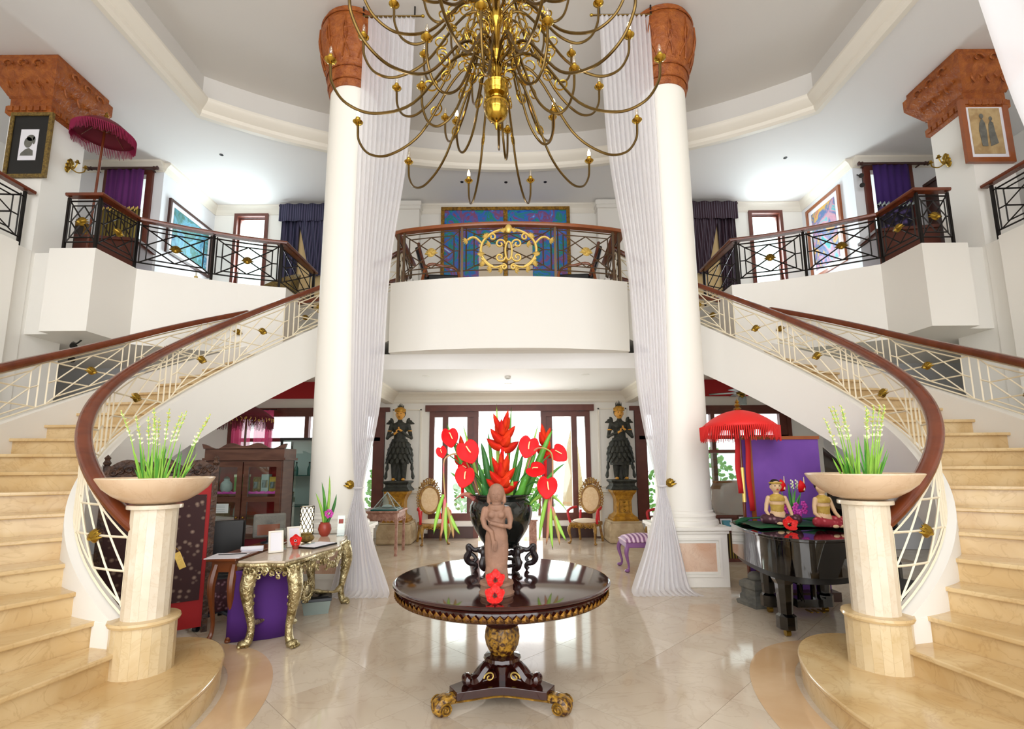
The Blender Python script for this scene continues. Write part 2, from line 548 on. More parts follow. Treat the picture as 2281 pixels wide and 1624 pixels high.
# moulding that rims the tray
prof = [(0.10, ZC), (0.10, ZC - .05), (0.02, ZC - .05), (-0.02, ZC - .01), (-0.03, ZC + .05), (-0.14, ZC + .12),
        (-0.17, ZC + .17), (-0.17, ZC + .21), (0.0, ZC + .22)]
pts = [Vector((x, y, 0)) for x, y in outline]
rows = []
for i, p_ in enumerate(pts):
    a = pts[max(0, i - 1)]; b = pts[min(len(pts) - 1, i + 1)]
    if i in (1, len(pts) - 2):
        t1 = (p_ - a).normalized(); t2 = (b - p_).normalized(); t = (t1 + t2).normalized()
        k = 1 / max(.3, t.dot(t1))
    else:
        t = (b - a).normalized(); k = 1
    nrm = Vector((-t.y, t.x, 0)) * k     # outward (left of travel)
    rows.append([(p_.x + nrm.x * d, p_.y + nrm.y * d, z) for d, z in prof])
struct(MB().grid(rows).build('trim_1', 'cream_trim', smooth=True, ang=0.5))

# back wall: door, ground-floor windows, upper windows
GW = (2.75, 6.2)
holes = [(-1.77, 1.77, 0.0, 2.85), (-GW[1], -GW[0], 0.35, 2.8), (GW[0], GW[1], 0.35, 2.8),
         (-6.42, -5.63, 4.6, 7.40), (5.63, 6.42, 4.6, 7.40)]
mb = MB(); wall_boxes(mb, -XS - .2, XS + .2, 0, ZC + .05, YB, YB + .2, holes)
wb = struct(mb.build('wall_back', 'white', smooth=False))
mb = MB()
for s in (-1, 1):
    mb.bx(min(s * XS, s * (XS + .2)), max(s * XS, s * (XS + .2)), YR + .15, YB, 0, ZC)
struct(mb.build('wall_return', 'cool_white', smooth=False))
for s, nm in ((-1, 'wall_left_recess'), (1, 'wall_right_recess')):
    mb = MB(); wall_boxes(mb, min(s * 6.9, s * 9.7), max(s * 6.9, s * 9.7), 0, ZC, YR, YR + .15,
                          [(min(s * 7.15, s * 8.0), max(s * 7.15, s * 8.0), 4.62, 7.4)])
    struct(mb.build(nm, 'cool_white', smooth=False))
for s, nm in ((-1, 'wall_left'), (1, 'wall_right')):
    mb = MB()
    mb.bx(min(s * 9.5, s * 9.7), max(s * 9.5, s * 9.7), -3, YR + .15, 0, ZC)
    struct(mb.build(nm, 'white', smooth=False))
    mb = MB()
    mb.bx(min(s * 6.68, s * 9.5), max(s * 6.68, s * 9.5), -3, 6.25, 0, ZM)
    mb.bx(min(s * 6.78, s * 9.5), max(s * 6.78, s * 9.5), 6.25, 6.53, 0, ZM)
    struct(mb.build(nm + '_gallery', 'white', smooth=False))
# red painted band above the ground-floor windows
mb = MB()
for s in (-1, 1): mb.bx(min(s * 2.8, s * 6.9), max(s * 2.8, s * 6.9), YB - .05, YB, 3.03, 3.4)
struct(mb.build('trim_2', 'red_wall', smooth=False))

# upper floor slab with curved edge, stair wells and central balcony
E1 = [(-6.45, 6.45), (-5.8, 6.45), (-5.78, 7.18), (-5.25, 7.48), (-4.9, 7.66), (-4.55, 7.82), (-4.2, 7.94), (-3.85, 8.03)]
bal = [(-2.0 + 4.0 * i / 24, 0) for i in range(25)]
bal = [(x, 7.57 + 0.28 * (x / 2.0) ** 2) for x, _ in bal]
edgeL = [(-6.45, 6.6)] + E1 + [(-3.85, 9.45), (-2.0, 9.45)]
poly = [(-9.5, YR), (-9.5, 6.6), ] + edgeL + bal + [(-x, y) for x, y in reversed(edgeL)] + [(9.5, 6.6), (9.5, YR), (XS, YR), (XS, YB), (-XS, YB), (-XS, YR)]
slab = struct(MB().prism(poly, 3.40, ZM).build('floor_upper', 'white', smooth=False))
struct(MB().bx(-2.62, 2.62, 7.98, YB, 3.14, 3.40).build('ceiling_lower', 'ceil', smooth=False))
# cornices
def cornice(name, a, b, z, side, parent=None, d=.16, h=.24):
    """stepped crown from a to b (xy); side = +1/-1 which way it projects"""
    A = Vector((a[0], a[1], 0)); B = Vector((b[0], b[1], 0)); t = (B - A).normalized(); n = Vector((-t.y, t.x, 0)) * side
    pr = [(0, 0), (d, 0), (d, -.04), (d * .8, -.06), (d * .5, -.1), (d * .25, -.17), (d * .22, -h + .03), (d * .12, -h), (0, -h)]
    rows = [[tuple(P + n * u + Vector((0, 0, z + w))) for u, w in pr] for P in (A, B)]
    mb = MB().grid(rows, closed=True)
    mb.add(rows[0], [tuple(range(9))]); mb.add(rows[1], [tuple(range(8, -1, -1))])
    return mb
mb = cornice('c', (-2.6, YB), (2.6, YB), 3.15, -1)
struct(mb.build('trim_3', 'cream_trim', smooth=False))
mb = MB()
for s in (-1, 1):
    q = cornice('c', (s * 2.6, 8.0), (s * 2.6, YB), 3.14, s)
    mb.add(q.v, q.f); mb.bx(min(s * 2.6, s * 2.75), max(s * 2.6, s * 2.75), 8.0, YB, 2.9, 3.40)
struct(mb.build('trim_4', 'cream_trim', smooth=False))
mb = cornice('c', (-XS, YB), (XS, YB), ZC, -1, d=.12, h=.2)
for s in (-1, 1):
    q = cornice('c', (s * XS, YR), (s * XS, YB), ZC, s, d=.12, h=.2); mb.add(q.v, q.f)
    q = cornice('c', (s * XS, YR), (s * 9.5, YR), ZC, -s, d=.12, h=.2); mb.add(q.v, q.f)
struct(mb.build('trim_5', 'cream_trim', smooth=False))
# raised panels and dado on the entrance wall
mb = MB()
for s in (-1, 1):
    for (xa, xb, za, zb) in ((1.95, 2.58, 1.05, 2.78), (1.95, 2.58, 0.3, 0.92)):
        x0, x1 = sorted((s * xa, s * xb))
        for q in ((x0, x1, za, za + .03), (x0, x1, zb - .03, zb), (x0, x0 + .03, za, zb), (x1 - .03, x1, za, zb)):
            mb.bx(q[0], q[1], YB - .03, YB, q[2], q[3])
    x0, x1 = sorted((s * 1.85, s * 2.7)); mb.bx(x0, x1, YB - .05, YB, .95, 1.0); mb.bx(x0, x1, YB - .03, YB, .02, .18)
struct(mb.build('trim_6', 'cream_trim', smooth=False))
# upper back wall pilasters behind the balcony
mb = MB()
for s in (-1, 1):
    x0, x1 = sorted((s * 2.05, s * 2.75)); mb.bx(x0, x1, YB - .25, YB, ZM, 7.62)
    mb.bx(x0 - .05, x1 + .05, YB - .31, YB, 7.46, 7.56); mb.bx(x0 - .03, x1 + .03, YB - .29, YB, 7.38, 7.46)
struct(mb.build('trim_7', 'white', smooth=False))
# skirting
mb = MB()
for s in (-1, 1):
    x0, x1 = sorted((s * 1.77, s * 2.75)); mb.bx(x0, x1, YB - .02, YB, 0, .1)
struct(mb.build('baseboard_back', 'dark_wood', smooth=False))

# entrance wall behind the camera with its wide opening; upper slot added to go with the ceiling fill
mb = MB(); wall_boxes(mb, -9.7, 9.7, 0, ZT + .1, -3.2, -3.0, [(-4.5, 4.5, 0, 5.6), (-4.5, 4.5, 6.2, 7.6)])
struct(mb.build('wall_front', 'white', smooth=False))
# ground outside
struct(MB().bx(-14, 14, 10.9, 24, -0.3, -0.02).build('ground_outside', 'paving', smooth=False))


# ------------------------------------------------------------------ windows and door
def frame_rect(mb, x0, x1, z0, z1, y0, y1, w, bottom=True):
    mb.bx(x0, x0 + w, y0, y1, z0, z1); mb.bx(x1 - w, x1, y0, y1, z0, z1)
    mb.bx(x0 + w, x1 - w, y0, y1, z1 - w, z1)
    if bottom: mb.bx(x0 + w, x1 - w, y0, y1, z0, z0 + w)


d1 = struct(MB().bx(-1.86, 1.86, YB - .07, YB + .1, 2.72, 2.86).build('door_1', 'frame_wood', smooth=False))
for s in (-1, 1):
    def X(a, b): return sorted((s * a, s * b))
    mb = MB()
    for a, b in ((1.66, 1.77), (1.36, 1.48), (0.69, 0.80)):
        x0, x1 = X(a, b); mb.bx(x0, x1, YB - .02, YB + .1, 0.0, 2.72)
    x0, x1 = X(0.69, 1.77); mb.bx(x0, x1, YB - .015, YB + .095, 2.6, 2.715); mb.bx(x0, x1, YB - .015, YB + .095, .36, .52)
    mb.build('door_frame', 'frame_wood', d1, smooth=False)
    x0, x1 = X(0.74, 0.94); MB().bx(x0, x1, YB + .02, YB + .07, .02, 2.62).build('sliding_stile', 'frame_wood', d1, smooth=False)
    x0, x1 = X(0.80, 1.77); MB().bx(x0, x1, YB, YB + .1, .24, .36).build('dado', 'white', d1, smooth=False)
    MB().bx(x0, x1, YB - .03, YB + .1, 0, .24).build('kick_board', 'dark_wood', d1, smooth=False)
    for a, b in ((1.48, 1.66), (0.94, 1.36)):
        x0, x1 = X(a, b); MB().bx(x0, x1, YB + .04, YB + .05, .52, 2.6).build('pane', 'glass', d1, smooth=False)
n = 0
for s in (-1, 1):
    n += 1
    x0, x1 = sorted((s * GW[0], s * GW[1]))
    w = struct(MB().bx(x0 - .1, x1 + .1, YB - .06, YB + .1, 2.72, 2.82).build('window_%d' % n, 'frame_wood', smooth=False))
    mb = MB(); frame_rect(mb, x0, x1, .35, 2.72, YB - .05, YB + .1, .09)
    for k in range(1, 4):
        xm = x0 + (x1 - x0) * k / 4; mb.bx(xm - .045, xm + .045, YB - .04, YB + .08, .4, 2.7)
    mb.bx(x0, x1, YB - .04, YB + .08, 2.08, 2.16)
    mb.build('window_frame', 'frame_wood', w, smooth=False)
    for k in range(4):
        a = x0 + (x1 - x0) * k / 4; b = a + (x1 - x0) / 4
        MB().bx(a + .05, b - .05, YB + .02, YB + .03, .45, 2.08).build('pane', 'glass', w, smooth=False)
    MB().bx(x0, x0 + .25, YB - .04, YB + .06, .36, 2.72).build('window_post', 'frame_wood', w, smooth=False)
    MB().bx(x1 - .25, x1, YB - .04, YB + .06, .36, 2.72).build('window_post', 'frame_wood', w, smooth=False)
for s in (-1, 1):
    n += 1
    x0, x1 = sorted((s * 5.63, s * 6.42))
    mb = MB(); frame_rect(mb, x0, x1, 4.6, 7.42, YB - .05, YB + .12, .07, False)
    w = struct(mb.build('window_%d' % n, 'frame_wood', smooth=False))
    mb = MB(); frame_rect(mb, x0 + .07, x1 - .07, 4.6, 7.34, YB + .05, YB + .1, .035)
    mb.build('sash', 'frame_wood', w, smooth=False)
    MB().bx(x0 + .1, x1 - .1, YB + .07, YB + .08, 4.63, 7.31).build('pane', 'glass', w, smooth=False)
    n += 1
    x0, x1 = sorted((s * 7.15, s * 8.0))
    mb = MB(); frame_rect(mb, x0 - .06, x1 + .06, 4.6, 7.44, YR - .05, YR + .1, .12, False)
    w = struct(mb.build('window_%d' % n, 'frame_wood', smooth=False))
    MB().bx(x0, x1, YR + .07, YR + .08, 4.6, 7.34).build('pane', 'glass', w, smooth=False)


# ------------------------------------------------------------------ round columns and carved piers
def lab(s, a, b): return a if s < 0 else b


for s in (-1, 1):
    side = 'left' if s < 0 else 'right'
    t = thing('column', 'white round column with orange carved capital, on the %s of the balcony' % side, 'column', (s * 2.37, 6.78, 0), group='round columns')
    mb = MB(); mb.bx(-.40, .40, -.40, .40, 0, .70)
    mb.bx(-.45, .45, -.45, .45, .70, .745); mb.bx(-.42, .42, -.42, .42, .66, .70)
    pl = mb.build('plinth', 'column', t, smooth=False, bevel=.006)
    for ry in (0, 1, 2, 3):
        mb = MB(); frame_rect(mb, -.31, .31, .13, .61, -.418, -.39, .03); frame_rect(mb, -.27, .27, .17, .57, -.41, -.39, .025)
        mb.xf(Matrix.Rotation(ry * PI / 2, 4, 'Z')); mb.build('panel_moulding', 'column', pl, smooth=False)
        mb = MB().bx(-.245, .245, -.404, -.39, .195, .545); mb.xf(Matrix.Rotation(ry * PI / 2, 4, 'Z'))
        mb.build('marble_panel', 'pink_marble', pl, smooth=False)
    MB().lathe([(.43, .745), (.44, .78), (.43, .81), (.40, .82), (.40, .85), (.41, .87), (.395, .89), (.375, .9), (.375, .93), (.36, .94)], 40).build('base', 'column', t)
    MB().lathe([(.36, .94), (.362, 2.5), (.358, 4.5), (.345, 7.25)], 48).build('shaft', 'column', t)
    prof = [(.36, 7.1), (.375, 7.14), (.37, 7.22), (.40, 7.3), (.40, 7.4), (.43, 7.5), (.50, 7.7), (.535, 7.9), (.53, 8.08), (.50, 8.2), (.48, 8.24), (.49, 8.29)]
    cp = MB().lathe(prof, 48).build('capital', 'teak_carved', t)
    for z, r_ in ((7.22, .385), (7.4, .415), (8.2, .515)):
        MB().tube([(r_ * math.cos(2 * PI * i / 40), r_ * math.sin(2 * PI * i / 40), z) for i in range(40)], .014, 6, closed=True).build('band', 'teak_carved', cp)
    for k in range(12):
        a = 2 * PI * k / 12; mb = MB()
        for q in (-1, 1):
            P = []
            for i in range(14):
                u = i / 13; th = a + q * .13 * (1 - u) * math.cos(u * 5); P.append((interp(7.5 + u * .6, [7.5, 7.7, 7.9, 8.1], [.44, .51, .545, .535]) * math.cos(th), interp(7.5 + u * .6, [7.5, 7.7, 7.9, 8.1], [.44, .51, .545, .535]) * math.sin(th), 7.5 + u * .6))
            mb.tube(P, .012, 5)
        mb.build('carved_scroll', 'teak_carved', cp)['kind'] = 'stuff'

for s in (-1, 1):
    side = 'left' if s < 0 else 'right'
    cx, cy = s * 7.1, 6.85
    t = thing('pier', 'square white pier with carved brown capital at the %s gallery' % side, 'pier', (cx, cy, 0), group='square piers')
    MB().bx(-.3, .3, -.3, .3, 0, 6.78).build('shaft', 'white', t, smooth=False)
    pr = [(.31, 6.72), (.34, 6.75), (.34, 6.86), (.31, 6.89), (.31, 7.0), (.34, 7.03), (.47, 7.26), (.5, 7.32), (.5, 7.5), (.46, 7.53), (.46, 7.595)]
    cp = MB().lathe([(r_ * math.sqrt(2), z) for r_, z in pr], 4, a0=PI / 4).build('capital', 'teak_carved', t, smooth=False)
    for ry in range(4):
        mb = MB()
        for cxx in (-.22, 0, .22):
            P = []
            for i in range(20):
                a = i / 19 * 4.6; rr = .085 * (1 - i / 24); P.append((cxx + rr * math.cos(a), -.52 + .0, 7.4 + rr * math.sin(a)))
            mb.tube(P, .014, 5)
            P = [(cxx + .1 * (1 - i / 22) * math.cos(i / 19 * 4.8), -.43 - .0 * i, 7.16 + .07 * math.sin(i / 19 * 4.8)) for i in range(20)]
            mb.tube(P, .016, 5)
        for k in range(6):
            mb.bx(-.29 + k * .1, -.22 + k * .1, -.36, -.33, 6.77, 6.85)
        mb.xf(Matrix.Rotation(ry * PI / 2, 4, 'Z')); mb.build('carved_frieze', 'teak_carved', cp)['kind'] = 'stuff'


# ================================================================== staircases
RISE, NSTEP, SW = 0.168, 27, 1.17
def stair_curve():
    x0, y0, th0, c1, c2, c3, s = -2.614, 3.488, .193, .595, .205, .604, .254
    n = 1161; dk = 29.0 / (n - 1); K = [.5 + i * dk for i in range(n)]
    th = []; a = 0
    for k in K:
        a += interp(k, [2, 8, 15, 28], [c1, c1, c2, c3]) * s * dk; th.append(a)
    i2 = min(range(n), key=lambda i: abs(K[i] - 2)); o = th0 - th[i2]; th = [q + o for q in th]
    xs = []; ys = []; x = y = 0
    for q in th:
        x += -math.cos(q) * s * dk; y += math.sin(q) * s * dk; xs.append(x); ys.append(y)
    dx = x0 - xs[i2]; dy = y0 - ys[i2]
    return K, [q + dx for q in xs], [q + dy for q in ys], th
SK, SX_, SY_, STH = stair_curve()
def spos(k, off=0.0, s=-1):
    """point on the stair plan: k = step number, off = distance outward from inner line"""
    f = (k - SK[0]) / (SK[1] - SK[0]); i = max(0, min(len(SK) - 2, int(f))); u = f - i
    x = SX_[i] + (SX_[i + 1] - SX_[i]) * u; y = SY_[i] + (SY_[i + 1] - SY_[i]) * u; t = STH[i] + (STH[i + 1] - STH[i]) * u
    return (-s) * (x - math.sin(t) * off), y - math.cos(t) * off


def sweep_band(mb, ks, off0, off1, zf0, zf1, s):
    """closed band along the stair between two offsets, from zf0(k) to zf1(k)"""
    rows = []
    for k in ks:
        a = spos(k, off0, s); b = spos(k, off1, s)
        rows.append([(a[0], a[1], zf0(k)), (b[0], b[1], zf0(k)), (b[0], b[1], zf1(k)), (a[0], a[1], zf1(k))])
    mb.grid(rows, closed=True)
    mb.add(rows[0], [(0, 1, 2, 3)]); mb.add(rows[-1], [(3, 2, 1, 0)])


def panel_bars(mapf, u0, u1, v0, v1, r, nseg=6):
    """bars of one balustrade panel as separate poly-lines in (u,v) mapped to space"""
    def line(a, b): return [mapf(a[0] + (b[0] - a[0]) * i / nseg, a[1] + (b[1] - a[1]) * i / nseg) for i in range(nseg + 1)]
    g = (u1 - u0); ui, uj = u0 + .045 * g, u1 - .045 * g
    a0, a1 = u0 + .13 * g, u1 - .13 * g; b0, b1 = v0 + .1, v1 - .1
    um, vm = (a0 + a1) / 2, (b0 + b1) / 2
    frame = [line((ui, v0), (ui, v1 + .04)), line((uj, v0), (uj, v1 + .04)), line((u0, v0), (u1, v0)), line((u0, v1), (u1, v1))]
    bars = [line((a0, b0), (a1, b0)), line((a0, b1), (a1, b1)), line((a0, b0), (a0, b1)), line((a1, b0), (a1, b1)),
            line((ui, v0), (a1, b1)), line((ui, v1), (a1, b0)) , line((a0, vm), (um, b1)), line((um, b1), (a1, vm)),
            line((a1, vm), (um, b0)), line((um, b0), (a0, vm)), line((ui, vm), (a0, vm)), line((a1, vm), (uj, vm)),
            line((a1, b1), (uj, v1)), line((a1, b0), (uj, v0))]
    return frame, bars, (um, vm)


def rosette(mb, c, n, s=.06):
    """gold leaf boss: fan of petals, centre c, facing n"""
    z = Vector((0, 0, 1)); n = Vector(n).normalized(); t = z.cross(n)
    t = t.normalized() if t.length > .01 else Vector((1, 0, 0)); z = n.cross(t)
    C_ = Vector(c)
    for k in range(7):
        a = -1.3 + 2.6 * k / 6; d = t * math.sin(a) + z * math.cos(a)
        P = [C_ - z * s * .5 + d * s * q + n * s * .35 * math.sin(q * 2.6) for q in (0.1, .5, 1.0, 1.45)]
        mb.tube(P, [s * .12, s * .26, s * .24, s * .04], 6)
    m = MB().ell((0, 0, 0), (s * .95, s * .95, s * .35), 12, 6)
    mm = Matrix((t, z, n)).transposed().to_4x4(); mm.translation = C_
    m.xf(mm); mb.add(m.v, m.f)


def railing(t, mapf, cuts, v0, v1, barm, r, nrm, rosette_mat='old_brass', skip=(), ros=.06, nseg=6):
    for i, (u0, u1) in enumerate(zip(cuts[:-1], cuts[1:])):
        fr, bars, ctr = panel_bars(mapf, u0, u1, v0, v1, r, nseg)
        mb = MB()
        for l in fr: mb.tube(l, r * 1.15, 4)
        p_ = mb.build('panel_frame', barm, t, smooth=False, world=True)
        for l in bars: MB().tube(l, r, 4).build('bar', barm, p_, smooth=False, world=True)
        if i not in skip:
            mb = MB(); c = mapf(*ctr); n_ = nrm(ctr[0]); rosette(mb, Vector(c) + Vector(n_) * .012, n_, ros)
            mb.build('rosette', rosette_mat, p_, world=True)


def handrail(path, w, h):
    """moulded handrail swept along path"""
    pr = [(-.5, -.1), (-.42, -.5), (.42, -.5), (.5, -.1), (.46, .25), (.28, .46), (0, .5), (-.28, .46), (-.46, .25)]
    P = [Vector(p) for p in path]; rows = []
    for i, q in enumerate(P):
        a = P[max(0, i - 1)]; b = P[min(len(P) - 1, i + 1)]
        t = (b - a); th = Vector((t.x, t.y, 0)).normalized(); n = Vector((-th.y, th.x, 0))
        if 0 < i < len(P) - 1:
            t1 = (q - a); t1.z = 0; t1.normalize(); k = 1 / max(.5, th.dot(t1))
        else: k = 1
        rows.append([tuple(q + n * (u * w * k) + Vector((0, 0, v * h))) for u, v in pr])
    mb = MB().grid(rows, closed=True)
    mb.add(rows[0], [tuple(range(9))]); mb.add(rows[-1], [tuple(range(8, -1, -1))])
    return mb


for s in (-1, 1):
    side = 'left' if s < 0 else 'right'
    near = 'gilded console table' if s < 0 else 'grand piano'
    t = thing('staircase', 'curved cream marble staircase with white sides sweeping up behind the %s' % near, 'staircase', (s * 3.4, 3.4, 0))
    for k in range(2, NSTEP + 1):
        z = RISE * k; ke = k + 1.0
        if k == NSTEP: ke = 28.0
        kk = [k + (ke - k) * i / 4 for i in range(5)]
        inn = [spos(q, .04, s) for q in kk]; out = [spos(q, SW, s) for q in kk]
        zb = max(0.0, z - .40) if k > 3 else 0.0
        st = MB().prism(inn + out[::-1], zb, z - .032).build('step', 'step_marble', t, smooth=False, world=True)
        kk = [k - .11] + kk[1:]
        inn = [spos(q, .04, s) for q in kk]; out = [spos(q, SW, s) for q in kk]
        MB().prism(inn + out[::-1], z - .032, z).build('tread', 'step_marble', st, smooth=False, world=True, bevel=.008)
    # rounded bottom step around the pedestal
    pl = [spos(2.6, SW + .05, s), spos(1.6, SW + .12, s)]
    q = []
    for px, py in ((-2.05, 2.35), (-1.93, 2.8), (-1.93, 3.15), (-2.0, 3.5), (-2.15, 3.85), (-2.36, 4.1), (-2.62, 4.2), (-2.86, 4.12), (-3.0, 3.95), (-3.05, 3.75)):
        q.append((px, py, 0))
    q = [(-s * p_.x, p_.y) for p_ in spline(q, 5)]
    base = [(s * 2.9, 1.95), (s * 2.3, 2.0)] + q + [spos(4.0, .1, s), spos(4.0, SW, s), spos(2.8, SW, s)]
    st = MB().prism(base, 0, RISE - .035).build('step', 'step_marble', t, smooth=True, ang=.5, world=True)
    cx = sum(p_[0] for p_ in base) / len(base); cy = sum(p_[1] for p_ in base) / len(base)
    base2 = [(cx + (p_[0] - cx) * 1.025, cy + (p_[1] - cy) * 1.025) for p_ in base]
    MB().prism(base2, RISE - .035, RISE).build('tread', 'step_marble', st, smooth=True, ang=.5, world=True, bevel=.01)
    bo = []
    for i_, p_ in enumerate(q):
        a_ = q[max(0, i_ - 1)]; b_ = q[min(len(q) - 1, i_ + 1)]; dx, dy = b_[0] - a_[0], b_[1] - a_[1]; l_ = math.hypot(dx, dy)
        nx, ny = -dy / l_ * -s, dx / l_ * -s
        if i_ < 38: bo.append(((p_[0] - nx * .04, p_[1] - ny * .04), (p_[0] - nx * .34, p_[1] - ny * .34)))
    MB().grid([[(a_[0], a_[1], .0015), (b_[0], b_[1], .0015)] for a_, b_ in bo]).build('border_inlay', 'floor_band', fl, smooth=False)
    ks = [2.2 + i * .4 for i in range(64)] + [28.0]
    mb = MB(); sweep_band(mb, ks, -.07, .05, lambda k: max(0.0, RISE * k - (.34 + .016 * k)), lambda k: RISE * k + .12, s)
    mb.build('inner_stringer', 'white', t, world=True, ang=.6)
    mb = MB(); ko = [1.6 + i * .4 for i in range(66)]
    sweep_band(mb, ko, SW - .02, SW + .1, lambda k: max(0.0, RISE * k - (.34 + .016 * k)), lambda k: RISE * k + .2, s)
    mb.build('outer_stringer', 'white', t, world=True, ang=.6)
    mb = MB(); kf = [4.5 + i * .5 for i in range(47)]
    sweep_band(mb, kf, .0, SW, lambda k: max(0.0, RISE * k - (.34 + .016 * k)), lambda k: max(.02, RISE * k - (.3 + .016 * k)), s)
    mb.build('soffit', 'white', t, world=True, ang=.6)
    MB().box((spos(2.15, -.01, s)[0], spos(2.15, -.01, s)[1], .33), (.42, .12, .34), rz=s * .25).build('curb', 'white', t, smooth=False, world=True)

    RH = .789
    for which, off, k0, k1, ncut in (('inner', -.01, 1.75, 27.4, 7), ('outer', SW + .04, 2.6, 27.2, 8)):
        L1 = 'cream metal balustrade with brown handrail on the %s edge of the %s staircase' % (which, side)
        b = thing('stair_balustrade', L1, 'balustrade', (spos(k0, off, s)[0], spos(k0, off, s)[1], RISE * k0), group='stair balustrades')
        def mapf(u, v, off=off):
            x, y = spos(u, off, s)
            lo = RISE * u + (.14 if off < .5 else .22); hi = RISE * u + RH - .05
            return (x, y, lo + (hi - lo) * v)
        def nrm(u, off=off):
            a = spos(u, off, s); c = spos(u, off - .1 if off < .5 else off + .1, s)
            return (a[0] - c[0], a[1] - c[1], 0) if off > .5 else (a[0] - c[0], a[1] - c[1], 0)
        cuts = [k0 + .1 + (k1 - k0 - .2) * i / ncut for i in range(ncut + 1)]
        def nface(u, off=off):
            # bosses face the hall side that the balustrade shows
            a = spos(u, off, s); c = spos(u, off - .1, s); d = Vector((c[0] - a[0], c[1] - a[1], 0)).normalized()
            v = Vector((0 - a[0], 0 - a[1], 0))
            return d if d.dot(v) > 0 else -d
        railing(b, mapf, cuts, .03, .97, 'cream_metal', .0085, nface, ros=.055, nseg=8)
        path = []
        if which == 'inner':
            a = spos(1.75, off, s); path = [(a[0], a[1], RISE * 1.9 + RH)]
        for i in range(90):
            k = k0 + (k1 - k0) * i / 89
            if which == 'inner' and k < 2: continue
            x, y = spos(k, off, s); path.append((x, y, RISE * k + RH))
        handrail(path, .115, .085).build('handrail', 'rail_wood', b, world=True, ang=.8)


# ------------------------------------------------------------------ upper railings
def poly_path(pts):
    P = [Vector((p[0], p[1], 0)) for p in pts]; L = [0]
    for a, b in zip(P[:-1], P[1:]): L.append(L[-1] + (b - a).length)
    def f(u):
        u = max(0, min(L[-1], u))
        for i in range(len(P) - 1):
            if u <= L[i + 1] + 1e-9:
                t = (u - L[i]) / (L[i + 1] - L[i]); return P[i] + (P[i + 1] - P[i]) * t
        return P[-1]
    return f, L


RT = 5.47
for s in (-1, 1):
    side = 'left' if s < 0 else 'right'
    pth = [(-6.4, 6.58), (-5.93, 6.58), (-5.9, 7.27), (-5.33, 7.59), (-4.95, 7.78), (-4.6, 7.94), (-4.25, 8.06), (-4.02, 8.12), (-3.97, 9.5)]
    pth = [(-s * x, y) for x, y in pth]
    f, L = poly_path(pth)
    t = thing('gallery_railing', 'dark iron railing with brown handrail around the curved upper gallery on the %s' % side, 'railing', (f(0).x, f(0).y, ZM), group='upper railings')
    def mapf(u, v): p_ = f(u); return (p_.x, p_.y, ZM + .08 + (RT - .07 - ZM - .08) * v)
    def nf(u):
        p_ = f(u); d = f(u + .03) - f(u - .03); n_ = Vector((-d.y, d.x, 0)).normalized(); v = Vector((-p_.x, -p_.y, 0))
        return n_ if n_.dot(v) > 0 else -n_
    mid = (L[2] + L[7]) / 2
    cuts = [0.02, L[1], L[2], mid, L[7], L[8] - .05]
    railing(t, mapf, cuts, .1, .97, 'iron_black', .011, nf, ros=.07, skip=(4,), nseg=8)
    for u in cuts:
        p_ = f(u); MB().bx(p_.x - .016, p_.x + .016, p_.y - .016, p_.y + .016, ZM, RT - .04).build('post', 'iron_black', t, smooth=False, world=True)
    handrail([(*f(u)[:2], RT) for u in [0] + [L[i] for i in range(1, 8)] + [L[8]]], .12, .06).build('handrail', 'rail_wood', t, world=True, ang=.8)
    # side gallery rail beyond the pier
    t = thing('gallery_railing', 'short dark iron railing beyond the %s pier, cut by the photo edge' % side, 'railing', (s * 6.85, 6.4, ZM), group='upper railings')
    def mapf2(u, v): return (s * 6.85, 6.45 - u, ZM + .08 + (RT - .1 - ZM - .08) * v)
    railing(t, mapf2, [0.05, 1.2, 2.4], .1, .97, 'iron_black', .011, lambda u: (-s, 0, 0), ros=.07)
    for u in (0.05, 1.2, 2.4): MB().bx(s * 6.85 - .016, s * 6.85 + .016, 6.45 - u - .016, 6.45 - u + .016, ZM, RT - .04).build('post', 'iron_black', t, smooth=False, world=True)
    handrail([(s * 6.85, 6.5, RT), (s * 6.85, 5.5, RT), (s * 6.85, 4.0, RT)], .12, .06).build('handrail', 'rail_wood', t, world=True)

# central balcony railing
RTB = 5.55
bp = [(x * .965, y + .09) for x, y in bal]
pth = [(-1.93, 9.3)] + bp + [(1.93, 9.3)]
f, L = poly_path(pth)
t = thing('balcony_railing', 'bronze balcony railing with brown handrail and gold crest in the middle', 'railing', (0, 7.66, ZM))
def mapb(u, v): p_ = f(u); return (p_.x, p_.y, ZM + .05 + (RTB - .06 - ZM - .05) * v)
a0, a1 = L[1], L[25]; A = a1 - a0
def nb(u):
    d = f(u + .02) - f(u - .02); return Vector((d.y, -d.x, 0)).normalized()
railing(t, mapb, [a0 + .1, a0 + .3 * A, a0 + .7 * A, a1 - .1], .12, .97, 'bronze_bar', .0105, nb, ros=.085, skip=(1,), rosette_mat='gilt', nseg=8)
railing(t, mapb, [0.05, a0 - .05], .12, .97, 'bronze_bar', .0105, nb, skip=(0,)); railing(t, mapb, [a1 + .05, L[-1] - .05], .12, .97, 'bronze_bar', .0105, nb, skip=(0,))
for u in (a0 + .03, a0 + .14, a1 - .14, a1 - .03, a0 + .3 * A, a0 + .7 * A):
    p_ = f(u); MB().bx(p_.x - .02, p_.x + .02, p_.y - .02, p_.y + .02, ZM, RTB - .03).build('post', 'bronze_bar', t, smooth=False, world=True)
handrail([(*q, RTB) for q in pth], .13, .07).build('handrail', 'rail_wood_light', t, world=True, ang=.8)
